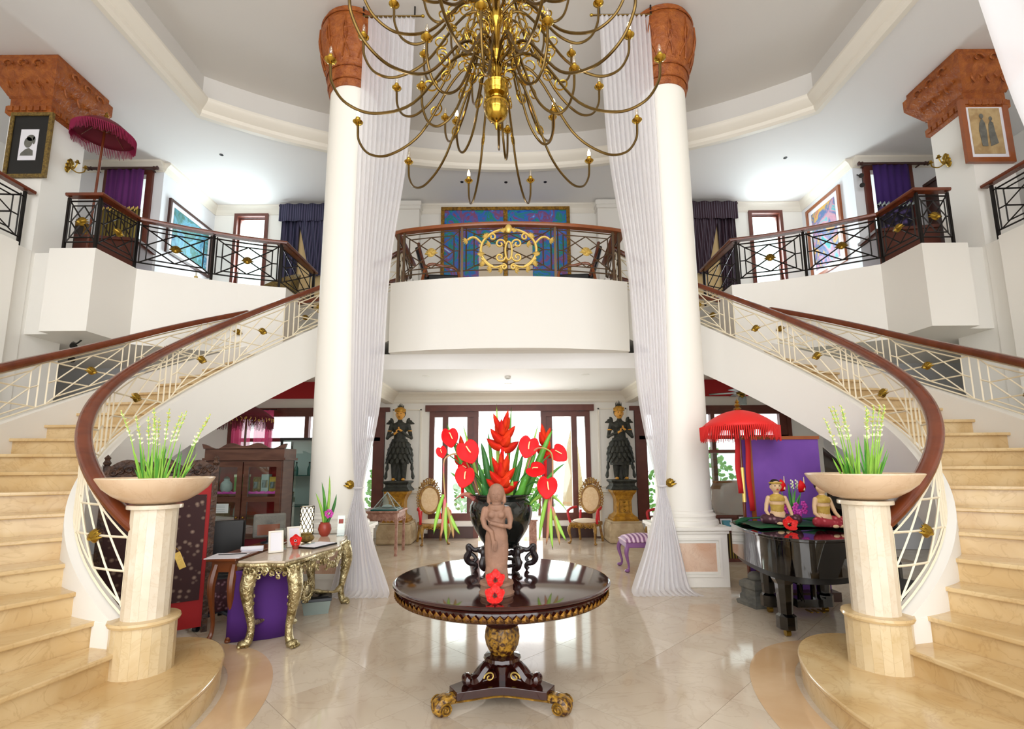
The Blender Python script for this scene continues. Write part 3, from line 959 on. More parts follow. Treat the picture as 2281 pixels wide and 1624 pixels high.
# crest of scrolls
def crest(mb, P, r=.014): r *= 1.45; mb.tube([(x, 7.62 + .0, z) for x, z in P], r, 6)
def spiral(cx, cz, r0, a0, turns, d=1, n=24):
    return [(cx + r0 * (1 - .8 * i / n) * math.cos(a0 + d * turns * 2 * PI * i / n), cz + r0 * (1 - .8 * i / n) * math.sin(a0 + d * turns * 2 * PI * i / n)) for i in range(n + 1)]
mb = MB(); zc = 5.08
for q in (-1, 1):
    crest(mb, [(q * .46 * math.sin(a), zc + .36 * math.cos(a)) for a in [0.25 + i * 2.3 / 20 for i in range(21)]], .016)
    for (cx, cz, r_, a_, d_) in ((.14, zc + .1, .085, PI, -1), (.14, zc - .13, .085, PI, 1), (.08, zc - .3, .05, 1.2, 1), (.27, zc + .22, .07, 0, 1)):
        crest(mb, [(q * x, z) for x, z in spiral(cx, cz, r_, a_, 1.2, d_)], .012)
    crest(mb, [(q * .055 * math.sin(a), zc - .02 + .16 * math.cos(a)) for a in [i * PI / 12 for i in range(13)]], .012)
    crest(mb, [(q * (.1 + .35 * i / 10), zc - .27 - .06 * math.sin(i / 10 * PI) + .12 * (i / 10) ** 2) for i in range(11)], .013)
    crest(mb, [(q * (.44 + .24 * i / 10), zc + .1 + .12 * math.sin(i / 10 * PI * .8)) for i in range(11)], .014)
cr_o = mb.build('crest', 'gilt', t, world=True)
for q in (-1, 1):
    for (x, z, a_, n_) in ((.36, zc + .21, .8, 5), (.30, zc + .1, -.4, 4), (.68, zc + .16, -.5, 5), (.46, zc - .12, 1.5, 6), (.4, zc - .26, .2, 6), (.28, zc - .34, -.3, 5), (.1, zc - .36, -.2, 4), (.08, zc + .3, 1.2, 5)):
        mb = MB()
        for k in range(n_):
            b_ = a_ - .9 + 1.8 * k / (n_ - 1)
            mb.tube([(q * (x + .005), 7.61, z), (q * (x + .05 * math.cos(b_)), 7.59, z + .05 * math.sin(b_)), (q * (x + .085 * math.cos(b_ + .2)), 7.605, z + .085 * math.sin(b_ + .2))], [.008, .018, .003], 5)
        mb.build('leaf', 'gilt', cr_o, world=True)
MB().ell((0, 7.60, zc + .36), (.06, .03, .08), 10, 8).build('leaf', 'gilt', cr_o, world=True)
# ================================================================== helpers for plants and figures
def blade(base, tip, w, bow=0.0, bdir=(0, 0, 1), n=8, fold=.25, blunt=0.15, facing=(0, -1, 0)):
    """leaf blade from base to tip, widest in the middle, bowed by bow along bdir"""
    A = Vector(base); B = Vector(tip); D = Vector(bdir); d = (B - A)
    sd = d.cross(Vector(facing)); sd = sd.normalized() if sd.length > 1e-6 else Vector((1, 0, 0)); nn = sd.cross(d).normalized()
    rows = []
    for i in range(n + 1):
        u = i / n; c = A + d * u + D * (bow * 4 * u * (1 - u))
        ww = w * (math.sin(PI * min(1, .12 + u * .88)) ** .7 + blunt * (1 - u)) * .5
        rows.append([tuple(c - sd * ww), tuple(c + nn * ww * fold), tuple(c + sd * ww)])
    return MB().grid(rows)


def stuff(o): o['kind'] = 'stuff'; return o


def orient(pos, nrm, up=(0, 0, 1)):
    n = Vector(nrm).normalized(); u = Vector(up); x = u.cross(n); x = x.normalized() if x.length > 1e-4 else Vector((1, 0, 0)); y = n.cross(x)
    m = Matrix((x, y, n)).transposed().to_4x4(); m.translation = Vector(pos); return m


def limb(mb, pts, radii, n=10):
    mb.tube(pts, radii, n)
    for p_, r_ in zip(pts, radii): mb.ell(p_, (r_, r_, r_), n, 6)


# ================================================================== round centre table
TX, TY = -.06, 3.5
t = thing('round_table', 'round dark mahogany table with gilt leaf band and pedestal base, centre of the hall', 'table', (TX, TY, 0))
MB().lathe([(0, .752), (.70, .752), (.72, .757), (.735, .762), (.738, .77), (.73, .777), (.715, .78), (0, .78)], 96).build('tabletop', 'mahogany', t)
MB().lathe([(.68, .735), (.71, .738), (.722, .745), (.715, .752), (.69, .752)], 96).build('rim_moulding', 'mahogany', t)
ap = MB().lathe([(.60, .68), (.70, .68), (.712, .688), (.70, .70), (.705, .715), (.70, .735), (.60, .735)], 96).build('apron', 'mahogany', t)
leaf = MB()
P = [(-.02, -.0, 0), (-.022, -.012, .022), (0, -.018, .046), (.022, -.012, .022), (.02, 0, 0), (0, -.022, .015)]
leaf.add(P, [(0, 1, 5), (1, 2, 5), (2, 3, 5), (3, 4, 5), (4, 0, 5)])
leaf.v = [(x, y - .703, z + .686) for x, y, z in leaf.v]
lo = leaf.build('gilt_leaf', 'gold_band', ap, smooth=False, solid=.003)
for k in range(96):
    o = lo if k == 0 else lo.copy()
    if k: COL.objects.link(o); o.parent = ap
    o.rotation_euler = (0, 0, 2 * PI * k / 96)
MB().lathe([(.14, .68), (.15, .66), (.10, .62), (.085, .56), (.10, .5), (.115, .475), (.105, .465)], 32).build('collar', 'mahogany', t)
MB().lathe([(.07, .285), (.085, .30), (.105, .34), (.115, .39), (.11, .44), (.10, .465), (.09, .47)], 32, lobes=8, amp=.04).build('urn', 'mahogany_gold', t)
MB().lathe([(.075, .22), (.105, .235), (.125, .255), (.12, .275), (.09, .285), (.07, .29)], 32, lobes=12, amp=.03).build('ring', 'mahogany', t)
MB().lathe([(.068, .13), (.068, .22)], 32).build('stem', 'mahogany', t)
for k in range(3):
    a = -PI / 2 + PI / 3 + 2 * PI * k / 3
    ca, sa = math.cos(a), math.sin(a)
    # scroll bracket
    mb = MB(); P = [(.07, .225), (.11, .232), (.15, .205), (.19, .165), (.235, .152), (.26, .165), (.262, .182), (.245, .186)]
    P = spline([(x, 0, z) for x, z in P], 4)
    mb.tube([(p_.x, 0, p_.z) for p_ in P], [.024 + .012 * math.sin(i / len(P) * PI) for i in range(len(P))], 8, flat=1.0)
    mb.tube([(.075, 0, .165), (.14, 0, .16), (.2, 0, .142)], [.04, .034, .015], 8)
    mb.v = [(x, y * 1.5, z) for x, y, z in mb.v]
    mb.xf(Matrix.Rotation(a, 4, 'Z')); br = mb.build('bracket', 'mahogany', t)
    for q in (-1, 1):
        mb = MB().tube([(.125 + (.045 - .002 * i) * math.cos(i * .45) * .9, q * .052, .175 + (.032 - .0014 * i) * math.sin(i * .45)) for i in range(18)], .005, 5)
        mb.xf(Matrix.Rotation(a, 4, 'Z')); mb.build('gilt_scroll', 'gilt', br)
    # scroll foot
    mb = MB(); P = [(.2, .07), (.28, .075), (.36, .085), (.43, .085), (.47, .06), (.455, .03), (.42, .03), (.405, .05), (.42, .06)]
    P = spline([(x, 0, z) for x, z in P], 4); n_ = len(P)
    mb.tube([(p_.x, 0, p_.z) for p_ in P], [.028 + .006 * math.sin(i / n_ * PI) for i in range(n_)], 8)
    mb.ell((.435, 0, .052), (.05, .045, .05), 12, 8)
    mb.v = [(x, y * 1.6, z) for x, y, z in mb.v]
    mb.xf(Matrix.Rotation(a, 4, 'Z')); ft = mb.build('foot', 'mahogany_gold', t)
    for q in (-1, 1):
        mb = MB().tube([(.435 + (.042 - .0015 * i) * math.cos(i * .5), q * .074, .053 + (.042 - .0015 * i) * math.sin(i * .5)) for i in range(22)], .006, 5)
        mb.xf(Matrix.Rotation(a, 4, 'Z')); mb.build('gilt_scroll', 'gilt_dark', ft)
pl = []
for k in range(3):
    a = -PI / 2 + PI / 3 + 2 * PI * k / 3; b = a + 2 * PI / 3
    ca = Vector((math.cos(a), math.sin(a), 0)); nb_ = Vector((-math.sin(a), math.cos(a), 0)); cb = Vector((math.cos(b), math.sin(b), 0)); nb2 = Vector((-math.sin(b), math.cos(b), 0))
    p0 = ca * .36 - nb_ * .06; p1 = ca * .36 + nb_ * .06; p2 = cb * .36 - nb2 * .06
    pl += [p0, p1]
    for i in range(1, 8):
        u = i / 8; m_ = p1 * (1 - u) + p2 * u; pl.append(m_ * (1 - .32 * math.sin(PI * u)))
MB().prism([(p_.x, p_.y) for p_ in pl], .078, .135).build('base_block', 'mahogany', t, smooth=False, bevel=.004)
mb = MB().tube([(p_.x * 1.005, p_.y * 1.005, .08) for p_ in pl], .006, 6, closed=True); mb.build('gilt_bead', 'gilt_dark', t)

# ------------------------------------------------------------------ terracotta statuette
t = thing('statuette', 'reddish terracotta statuette of a standing woman on the round table', 'statuette', (-.085, 3.06, .78))
MB().lathe([(.105, 0), (.108, .012), (.10, .02), (.097, .05), (.104, .062), (.10, .075), (.085, .08)], 36).build('base', 'terracotta', t)
mb = MB()
for q in (-1, 1):
    limb(mb, [(q * .035, 0, .07), (q * .037, 0, .16), (q * .036, .0, .24), (q * .036, 0, .29)], [.04, .03, .038, .038])
rows = []
for z, rx, ry in ((.07, .075, .05), (.14, .062, .044), (.22, .064, .046), (.30, .07, .046), (.34, .07, .046), (.37, .062, .044), (.40, .052, .041), (.43, .054, .042), (.47, .066, .046), (.50, .062, .04), (.52, .03, .028), (.55, .028, .028)):
    rows.append([(rx * math.cos(2 * PI * i / 16), ry * math.sin(2 * PI * i / 16), z) for i in range(16)])
mb.loft(rows)
for q in (-1, 1): mb.ell((q * .026, -.035, .468), (.026, .02, .024), 10, 8)
limb(mb, [(-.07, 0, .495), (-.082, -.01, .44), (-.07, -.035, .40), (-.03, -.055, .37), (-.015, -.056, .30)], [.022, .02, .017, .015, .012], 8)
limb(mb, [(.07, 0, .495), (.085, -.005, .44), (.08, -.02, .395), (.035, -.05, .405), (-.03, -.055, .42)], [.022, .02, .018, .015, .013], 8)
mb.ell((0, -.002, .585), (.043, .045, .055), 14, 10); mb.ell((0, .012, .598), (.052, .048, .057), 14, 10)
for q in (-1, 1): limb(mb, [(q * .042, .012, .58), (q * .048, .01, .545)], [.018, .014], 8)
for z in (.52, .51, .50): mb.tube([(.045 * math.cos(2 * PI * i / 16), .035 * math.sin(2 * PI * i / 16) - .01, z) for i in range(16)], .008, 5, closed=True)
mb.ell((0, -.046, .585), (.007, .008, .014), 8, 6)
limb(mb, [(0, 0, .08), (0, .01, .2), (0, .01, .3)], [.05, .03, .03])
mb.build('body', 'terracotta', t, remesh=.005)
mb = MB()
for q in (-1, 1): mb.ell((q * .016, -.042, .592), (.007, .004, .003), 8, 6)
stuff(mb.build('eyelids', 'terracotta', t)); MB().ell((0, -.043, .566), (.012, .005, .004), 8, 6).build('lips', 'terracotta', t)
for k in range(4):
    limb_ = MB(); limb(limb_, [(-.022 + k * .007, -.06, .315), (-.021 + k * .007, -.066, .285), (-.02 + k * .006, -.064, .262 - .004 * (k % 2))], [.004, .004, .003], 6)
    limb_.build('finger', 'terracotta', t)
limb_ = MB(); limb(limb_, [(-.028, -.05, .425), (-.045, -.05, .43), (-.05, -.045, .438)], [.006, .005, .004], 6); limb_.build('finger', 'terracotta', t)


def hibiscus(loc, label, s=1.0, tilt=(0, -.8, .6)):
    t = thing('hibiscus', label, 'flower', loc, group='red hibiscus flowers')
    for k in range(5):
        a = 2 * PI * k / 5 + .3
        rows = []
        for i in range(6):
            u = i / 5; rr = .012 + .045 * u; w = .028 * math.sin(PI * min(1, .2 + .75 * u)) + .004
            rows.append([((rr * math.cos(a) - j * w * math.sin(a)) * s, (rr * math.sin(a) + j * w * math.cos(a)) * s, (.03 * u * u + .006 * math.sin(j * 7 + i) - .0 * abs(j)) * s) for j in (-1, -.5, 0, .5, 1)])
        mb = MB().grid(rows); mb.xf(orient((0, 0, .03 * s), tilt)); mb.build('petal', 'red_bright', t, solid=.0015)
    mb = MB().tube([(0, 0, 0), (0, 0, .045 * s)], [.006 * s, .003 * s], 6); mb.xf(orient((0, 0, .03 * s), tilt)); mb.build('stamen', 'maroon', t)
    return t


hibiscus((-.09, 2.975, .845), 'red hibiscus flower resting on the terracotta statuette base')
hibiscus((-.09, 2.885, .782), 'red hibiscus flower lying on the round table in front of the statuette')

# ------------------------------------------------------------------ black jar on carved stand
VX, VY = -.07, 3.72
t = thing('vase_stand', 'dark carved wooden stand with scroll legs under the black jar', 'stand', (VX, VY, .78))
MB().tube([(.16 * math.cos(2 * PI * i / 32), .16 * math.sin(2 * PI * i / 32), .145) for i in range(32)], .018, 8, closed=True).build('ring', 'stand_dark', t)
MB().tube([(.15 * math.cos(2 * PI * i / 32), .15 * math.sin(2 * PI * i / 32), .055) for i in range(32)], .013, 8, closed=True).build('stretcher_ring', 'stand_dark', t)
lg = MB(); P = spline([(.15, 0, .15), (.2, 0, .145), (.235, 0, .175), (.245, 0, .165), (.235, 0, .13), (.255, 0, .09), (.235, 0, .055), (.195, 0, .045), (.185, 0, .025), (.2, 0, .005)], 4)
lg.tube(P, [.02 - .004 * math.sin(i / len(P) * 9) for i in range(len(P))], 8)
P = spline([(.22, 0, .12), (.2, 0, .105), (.185, 0, .08), (.2, 0, .065)], 4); lg.tube(P, .013, 6)
l0 = lg.build('leg', 'stand_dark', t)
for k in range(6):
    o = l0 if k == 0 else l0.copy()
    if k: COL.objects.link(o); o.parent = t
    o.rotation_euler = (0, 0, R(-20) + 2 * PI * k / 6 + PI / 6 - R(10))
t = thing('jar', 'large glossy black jar holding tropical flowers on the round table', 'jar', (VX, VY, .942))
prof = [(.10, 0), (.115, .01), (.15, .06), (.195, .13), (.225, .2), (.236, .26), (.23, .31), (.208, .345), (.2, .36), (.205, .372), (.235, .384), (.237, .39), (.205, .386), (.195, .37), (.19, .34), (.2, .28), (.16, .1), (0, .06)]
MB().lathe(prof, 64).build('body', 'vase_black', t)
MB().tube([(.237 * math.cos(2 * PI * i / 48), .237 * math.sin(2 * PI * i / 48), .388) for i in range(48)], .005, 6, closed=True).build('rim', 'vase_black', t)


def anthurium(c, r, nrm, roll, label, base):
    t = thing('anthurium', label, 'flower', c, group='anthurium flowers')
    rows = []
    for i in range(9):
        rr = i / 8
        row = []
        for j in range(28):
            a = 2 * PI * j / 28
            hr = 1.0 - .42 * math.exp(-((a - PI / 2) / .38) ** 2) + .22 * math.exp(-((a - 3 * PI / 2) / .35) ** 2)
            x = rr * hr * math.cos(a) * .92; y = rr * hr * math.sin(a)
            row.append((x * r, y * r, r * (.12 * rr * rr + .05 * math.sin(3 * a) * rr * rr)))
        rows.append(row)
    rot = orient((0, 0, 0), nrm) @ Matrix.Rotation(roll, 4, 'Z')
    mb = MB().grid(rows, closed=True).xf(rot); mb.build('spathe', 'red_flower', t, solid=.002)
    P = spline([(0, r * .35, 0), (0, r * .25, r * .22), (r * .05, -r * .1, r * .36), (r * .12, -r * .35, r * .42)], 4)
    MB().tube(P, [r * .055] * (len(P) - 1) + [r * .03], 6).xf(rot).build('spadix', 'spadix', t)
    a = Vector(c); b = Vector(base); mid = (a + b) / 2 + Vector((0, .02, .06))
    P = spline([rot @ Vector((0, r * .35, -.01)), mid - a, b - a], 8)
    MB().tube(P, .0045, 6).build('stem', 'green_dark', t)


vz = 1.30
for c, r_, n_, ro, lb in (
        ((-.455, 3.66, 1.765), .075, (.55, -1, .1), .1, 'red anthurium at the upper left of the bouquet, seen edge-on'),
        ((-.505, 3.6, 1.65), .045, (-.2, -1, .1), .3, 'small red anthurium at the far left of the bouquet'),
        ((-.31, 3.58, 1.655), .09, (.1, -1, .25), .35, 'large red anthurium left of the red heliconia'),
        ((-.325, 3.54, 1.475), .078, (-.05, -1, .1), -.2, 'red anthurium at the lower left, above the jar shoulder'),
        ((-.34, 3.62, 1.53), .05, (.2, -1, .5), .6, 'red anthurium half hidden behind the lower left one'),
        ((.14, 3.6, 1.69), .082, (-.1, -1, .05), -.3, 'red anthurium right of the red heliconia'),
        ((.355, 3.62, 1.635), .07, (.15, -1, .1), .8, 'red anthurium at the far right of the bouquet'),
        ((.185, 3.56, 1.51), .075, (-.3, -.8, .75), 1.1, 'red anthurium tilted upward on the right'),
        ((.265, 3.52, 1.40), .08, (.05, -1, .0), -.1, 'red anthurium drooping at the lower right')):
    anthurium(c, r_, n_, ro, lb, (VX + (c[0] - VX) * .3, VY - .02, vz))


def heliconia(c, h, w, n_, label):
    t = thing('heliconia', label, 'flower', c, group='red heliconias')
    MB().tube([(0, 0, -.25), (0, 0, 0), (0, 0, h)], [.012, .012, .006], 8).build('stem', 'red_flower', t)
    for k in range(n_):
        u = k / (n_ - 1); a = k * 2.4 + .4
        rr = w * (1 - .55 * u); z0 = h * .85 * u
        d = Vector((math.cos(a), math.sin(a) * .6, 0))
        mb = blade((d.x * .005, d.y * .005, z0), (d.x * rr, d.y * rr, z0 + h * (.35 + .45 * u)), .045 * (1 - .35 * u), bow=-.012, n=6, fold=.5, blunt=.9)
        mb.build('bract', 'red_orange', t, solid=.002)


heliconia((-.055, 3.62, 1.66), .18, .135, 11, 'tall red heliconia rising above the middle of the bouquet')
heliconia((-.06, 3.56, 1.37), .17, .13, 12, 'red heliconia low in the middle, behind the statuette head')
heliconia((.27, 3.74, 1.62), .15, .08, 7, 'red heliconia half hidden at the right behind the leaves')
heliconia((-.36, 3.74, 1.55), .14, .08, 7, 'red heliconia half hidden at the left behind the anthuriums')

LV = [  # tip x, y, z, width, bow, material, label
    (-.10, 3.72, 2.02, .026, 0, 'green_bright', 'straight green stalk left of the tall heliconia, cut at the top'),
    (.015, 3.72, 2.0, .026, 0, 'green', 'straight green stalk right of the tall heliconia, cut at the top'),
    (-.36, 3.72, 1.86, .024, 0, 'green_bright', 'green stalk leaning up between the left anthuriums'),
    (-.49, 3.72, 1.88, .03, .0, 'green', 'green stalk behind the upper left anthurium'),
    (.22, 3.72, 1.86, .024, 0, 'green_bright', 'green stalk leaning right, upper right of the bouquet'),
    (.33, 3.7, 1.82, .05, .03, 'green', 'broad green leaf pointing up to the right'),
    (-.22, 3.74, 1.72, .05, .05, 'green_dark', 'dark palm-like leaf left of the red heliconia'),
    (-.17, 3.78, 1.8, .03, .05, 'green', 'thin arching leaf left of the tall heliconia'),
    (.08, 3.78, 1.74, .03, .05, 'green', 'thin leaf right of the tall heliconia'),
    (.10, 3.7, 1.62, .045, .04, 'green_dark', 'dark leaf below the right anthurium'),
    (-.45, 3.66, 1.5, .028, .04, 'green', 'narrow leaf reaching out to the left'),
    (-.24, 3.6, 1.56, .04, .03, 'green_dark', 'dark leaf above the jar, left of centre'),
    (.2, 3.62, 1.66, .05, .02, 'green', 'broad green leaf in the right half of the bouquet'),
    (-.2, 3.55, 1.42, .06, -.02, 'green_dark', 'broad dark leaf base at the left of the jar mouth'),
    (.12, 3.56, 1.46, .06, -.01, 'green', 'broad green leaf base at the right of the jar mouth'),
    (.02, 3.55, 1.44, .05, 0, 'green_bright', 'bright leaf base in the middle of the jar mouth'),
    (.42, 3.68, 1.56, .025, .05, 'green', 'narrow leaf reaching out to the right'),
    (-.42, 3.62, 1.28, .035, .10, 'bract_pink', 'reddish leaf drooping over the left jar shoulder'),
    (.42, 3.6, 1.2, .03, .14, 'green_bright', 'yellow green leaf drooping over the right jar shoulder')]
for x, y, z, w, bow, mt, lb in LV:
    t = thing('leaf_stalk', lb, 'leaf', (VX + (x - VX) * .35, VY + (y - VY) * .3, vz - .12), group='bouquet leaves')
    b = t.location
    blade((0, 0, 0), (x - b.x, y - b.y, z - b.z), w, bow=bow, n=10).build('blade', mt, t, solid=.002)
    MB().tube([(0, 0, -.04), (0, 0, 0), ((x - b.x) * .25, (y - b.y) * .25, (z - b.z) * .25 + bow * .7)], .006, 6).build('stalk', 'green', t)
for s, x, zb, zt, lb in ((-1, -.46, 1.0, 1.62, 'pink and green hanging heliconia trailing down at the left of the jar'), (1, .29, .95, 1.66, 'pink and green hanging heliconia trailing down at the right of the jar')):
    t = thing('hanging_heliconia', lb, 'flower', (x, 3.55, zb), group='hanging heliconias')
    h = zt - zb
    MB().tube([tuple(p_) for p_ in spline([(VX + s * .15 - x, .15, vz - zb), (-s * .12, .05, h * .97), (0, 0, h * .98), (s * .02, 0, h * .8), (0, 0, h * .4)], 6)], .006, 6).build('stem', 'bract_pink', t)
    for k in range(5):
        a = (k - 2) * .03
        blade((a * .3, 0, h * .55 - .03 * k), (a * 1.6 + .01, -.005 * k, .03 * abs(k - 2)), .026, bow=.008, bdir=(1 if k % 2 else -1, 0, 0), n=8).build('bract', 'bract_pink' if k % 2 else 'green_bright', t, solid=.002)

# ================================================================== chandelier
HX, HY = -.09, 3.5
t = thing('chandelier', 'huge brass chandelier with many curved arms hanging over the round table', 'chandelier', (HX, HY, 4.17))
Z0 = 4.17
prof = [(0, 0), (.008, .005), (.014, .04), (.022, .05), (.012, .065), (.03, .075), (.06, .09), (.088, .13), (.097, .175), (.09, .205), (.098, .215), (.085, .235), (.055, .25), (.04, .265), (.05, .28), (.085, .29), (.1, .32), (.095, .36), (.105, .38), (.06, .40), (.045, .46), (.055, .5), (.04, .54), (.045, .62), (.07, .66), (.06, .72), (.035, .78), (.035, .9), (.06, .96), (.07, 1.02), (.04, 1.08), (.03, 1.25), (.06, 1.33), (.06, 1.42), (.03, 1.5), (.025, 2.0), (.05, 2.1), (.02, 2.2), (.012, 4.12)]
MB().lathe(prof, 36).build('stem', 'brass', t)
MB().lathe([(.0, 4.0), (.14, 4.02), (.16, 4.08), (.1, 4.13), (0, 4.13)], 24).build('ceiling_rose', 'brass', t)


def make_arm(Rr, zc, hz, lit):
    P = [(.05, hz), (.13 * Rr + .05, hz + .05), (.30 * Rr, hz - .06), (.52 * Rr, zc - .22), (.74 * Rr, zc - .36), (.9 * Rr, zc - .32), (.985 * Rr, zc - .18), (Rr, zc - .03)]
    P = spline([(r_, 0, z - Z0) for r_, z in P], 6)
    a = MB().tube(P, .0105, 7).build('arm', 'brass_dark', t)
    c = MB().lathe([(.004, -.035), (.014, -.03), (.01, -.02), (.03, -.012), (.044, .004), (.04, .008), (.018, .004), (.016, .02), (.022, .03), (.019, .045), (.012, .05)], 16, c=(Rr, 0, zc - Z0)).build('candle_cup', 'brass', a)
    MB().lathe([(.008, .045), (.013, .06), (.0155, .078), (.012, .1), (.004, .12), (0, .128)], 12, c=(Rr, 0, zc - Z0)).build('bulb', 'bulb_glow' if lit else 'bulb_glass', a)
    for (r_, z_, q, d) in ((.2 * Rr + .03, hz + .07, .07, 1), (.32 * Rr + .03, hz + .0, .055, -1), (.42 * Rr, zc - .04, .06, 1)):
        S = [(r_ + q * (1 - .03 * i) * math.cos(d * i * .38 + 2), 0, z_ - Z0 + q * (1 - .03 * i) * math.sin(d * i * .38 + 2)) for i in range(20)]
        MB().tube(S, .0065, 5).build('scroll', 'brass', a)
    return a


def tier(Rr, zc, hz, n_, off, lit_set):
    base = {}
    for k in range(n_):
        lit = k in lit_set
        if lit not in base:
            base[lit] = make_arm(Rr, zc, hz, lit); o = base[lit]
        else:
            o = copy_tree(base[lit], t)
        o.rotation_euler = (0, 0, R(90) - (off + 2 * PI * k / n_))   # measured clockwise from the far side


tier(1.25, 4.49, 4.74, 12, R(15), {1, 9, 11, 6})
tier(.62, 4.62, 4.86, 8, R(8), {7, 1, 4})
tier(1.08, 5.0, 5.18, 12, R(0), {3, 8, 6})
tier(.84, 5.3, 5.48, 10, R(18), {2, 5})
tier(.6, 5.5, 5.66, 8, R(0), {1})
for z_ in (.46, .66, .9, 1.1, 1.3):
    for k in range(8):
        a = 2 * PI * k / 8 + z_ * 3
        S = [(.11 + .055 * (1 - .03 * i) * math.cos(i * .4 + 1), 0, z_ + .055 * (1 - .03 * i) * math.sin(i * .4 + 1)) for i in range(18)]
        MB().tube(S, .006, 5).xf(Matrix.Rotation(a, 4, 'Z')).build('scroll', 'brass', t)

# ================================================================== sheer curtains on the columns
def drape(name, mat_, zs, xl, xr, ys, folds, amp, t, cols=60, seed=0, phase=0.0):
    rows = []
    for z, a, b, y, am in zip(zs, xl, xr, ys, amp):
        row = []
        for i in range(cols + 1):
            u = i / cols; ph = u * folds * 2 * PI + phase + .25 * math.sin(z * 1.3 + u * 5)
            row.append((a + (b - a) * u + .3 * am * math.cos(ph), y + am * math.sin(ph) + .25 * am * math.sin(ph * .37 + z), z))
        rows.append(row)
    return MB().grid(rows).build(name, mat_, t, solid=0)


def dense(key, vals, n):
    """resample rows by cubic spline"""
    out = spline([(k, v, 0) for k, v in zip(key, vals)], n); return [p_.x for p_ in out], [p_.y for p_ in out]


for s in (-1, 1):
    side = 'left' if s < 0 else 'right'
    zk = [8.12, 6.0, 4.2, 2.6, 1.8, 1.27, 1.0, .5, .12, .03, .0]
    inn = [1.36, 1.42, 1.62, 1.68, 1.78, 1.88, 1.84, 1.68, 1.52, 1.46, 1.45]
    out = [2.12, 2.13, 2.12, 2.08, 2.03, 1.98, 2.02, 2.1, 2.16, 2.2, 2.28]
    yk = [6.33, 6.33, 6.32, 6.3, 6.28, 6.27, 6.25, 6.22, 6.18, 6.1, 5.98]
    am = [.025, .03, .035, .04, .035, .02, .03, .05, .06, .045, .02]
    zz, a1_ = dense(zk, inn, 5); _, b1_ = dense(zk, out, 5); _, y1_ = dense(zk, yk, 5); _, m1_ = dense(zk, am, 5)
    zz = [max(.004, z) for z in zz]
    t = thing('sheer_curtain', 'tall white sheer curtain tied back beside the %s round column' % side, 'curtain', (s * 1.9, 6.3, 0), group='sheer curtains')
    rows_mb = drape('drape', 'sheer_white', zz, [-s * -1 * v if False else s * v for v in a1_], [s * v for v in b1_], y1_, 11, m1_, None, 88, phase=s)
    rows_mb.parent = t; rows_mb.matrix_parent_inverse = Matrix.Translation((-s * 1.9, -6.3, 0))
    MB().tube([(s * (1.93 + .055 * math.cos(q)) - s * 1.9, -.035 + .05 * math.sin(q), 1.27) for q in [2 * PI * i / 20 for i in range(20)]], .012, 6, closed=True).build('tie', 'sheer_white', t)
    t = thing('curtain_rod', 'brass curtain rod between ceiling hooks at the top of the %s sheer curtain' % side, 'curtain rod', (s * 1.75, 6.33, 8.14), group='curtain rods')
    MB().tube([(-.48, 0, 0), (.48, 0, 0)], .014, 8).build('rod', 'brass_dark', t)
    for q in (-1, 1):
        MB().ell((q * .5, 0, 0), (.03, .022, .022), 10, 6).build('finial', 'brass', t)
        MB().tube([(q * .38, 0, .0), (q * .38, 0, .16)], .012, 6).build('hook', 'iron_black', t)
    # tie-back boss fixed to the column
    a = -PI / 2 - s * .75; c = (s * 2.37 + .375 * math.cos(a), 6.78 + .375 * math.sin(a), 1.3)
    t = thing('curtain_tieback', 'gold leaf boss on the %s round column holding the curtain tie' % side, 'tieback', c, group='curtain tiebacks')
    mb = MB(); rosette(mb, (0, 0, 0), (math.cos(a), math.sin(a), 0), .062); mb.build('boss', 'old_brass', t)
    MB().tube([(0, 0, 0), (-math.cos(a) * .03, -math.sin(a) * .03, 0)], .012, 6).build('stem', 'old_brass', t)

# white drape by the camera at the right edge
t = thing('white_drape', 'white drape hanging at the upper right edge, close to the camera', 'curtain', (3.7, 3.0, 2.3))
zk = [5.6, 4.8, 3.8, 2.9, 2.3]; zz, a1_ = dense(zk, [3.2, 3.3, 3.47, 3.8, 4.2], 6); _, b1_ = dense(zk, [5.4, 5.2, 5.0, 4.7, 4.4], 6)
o = drape('drape', 'sheer_white', zz, a1_, b1_, [3.0] * len(zz), 5, [.03] * len(zz), None, 50)
o.parent = t; o.matrix_parent_inverse = Matrix.Translation((-3.7, -3.0, -2.3))
MB().tube([(-.7, 0, 3.32), (2.2, 0, 3.32)], .02, 8).build('rod', 'brass_dark', t)

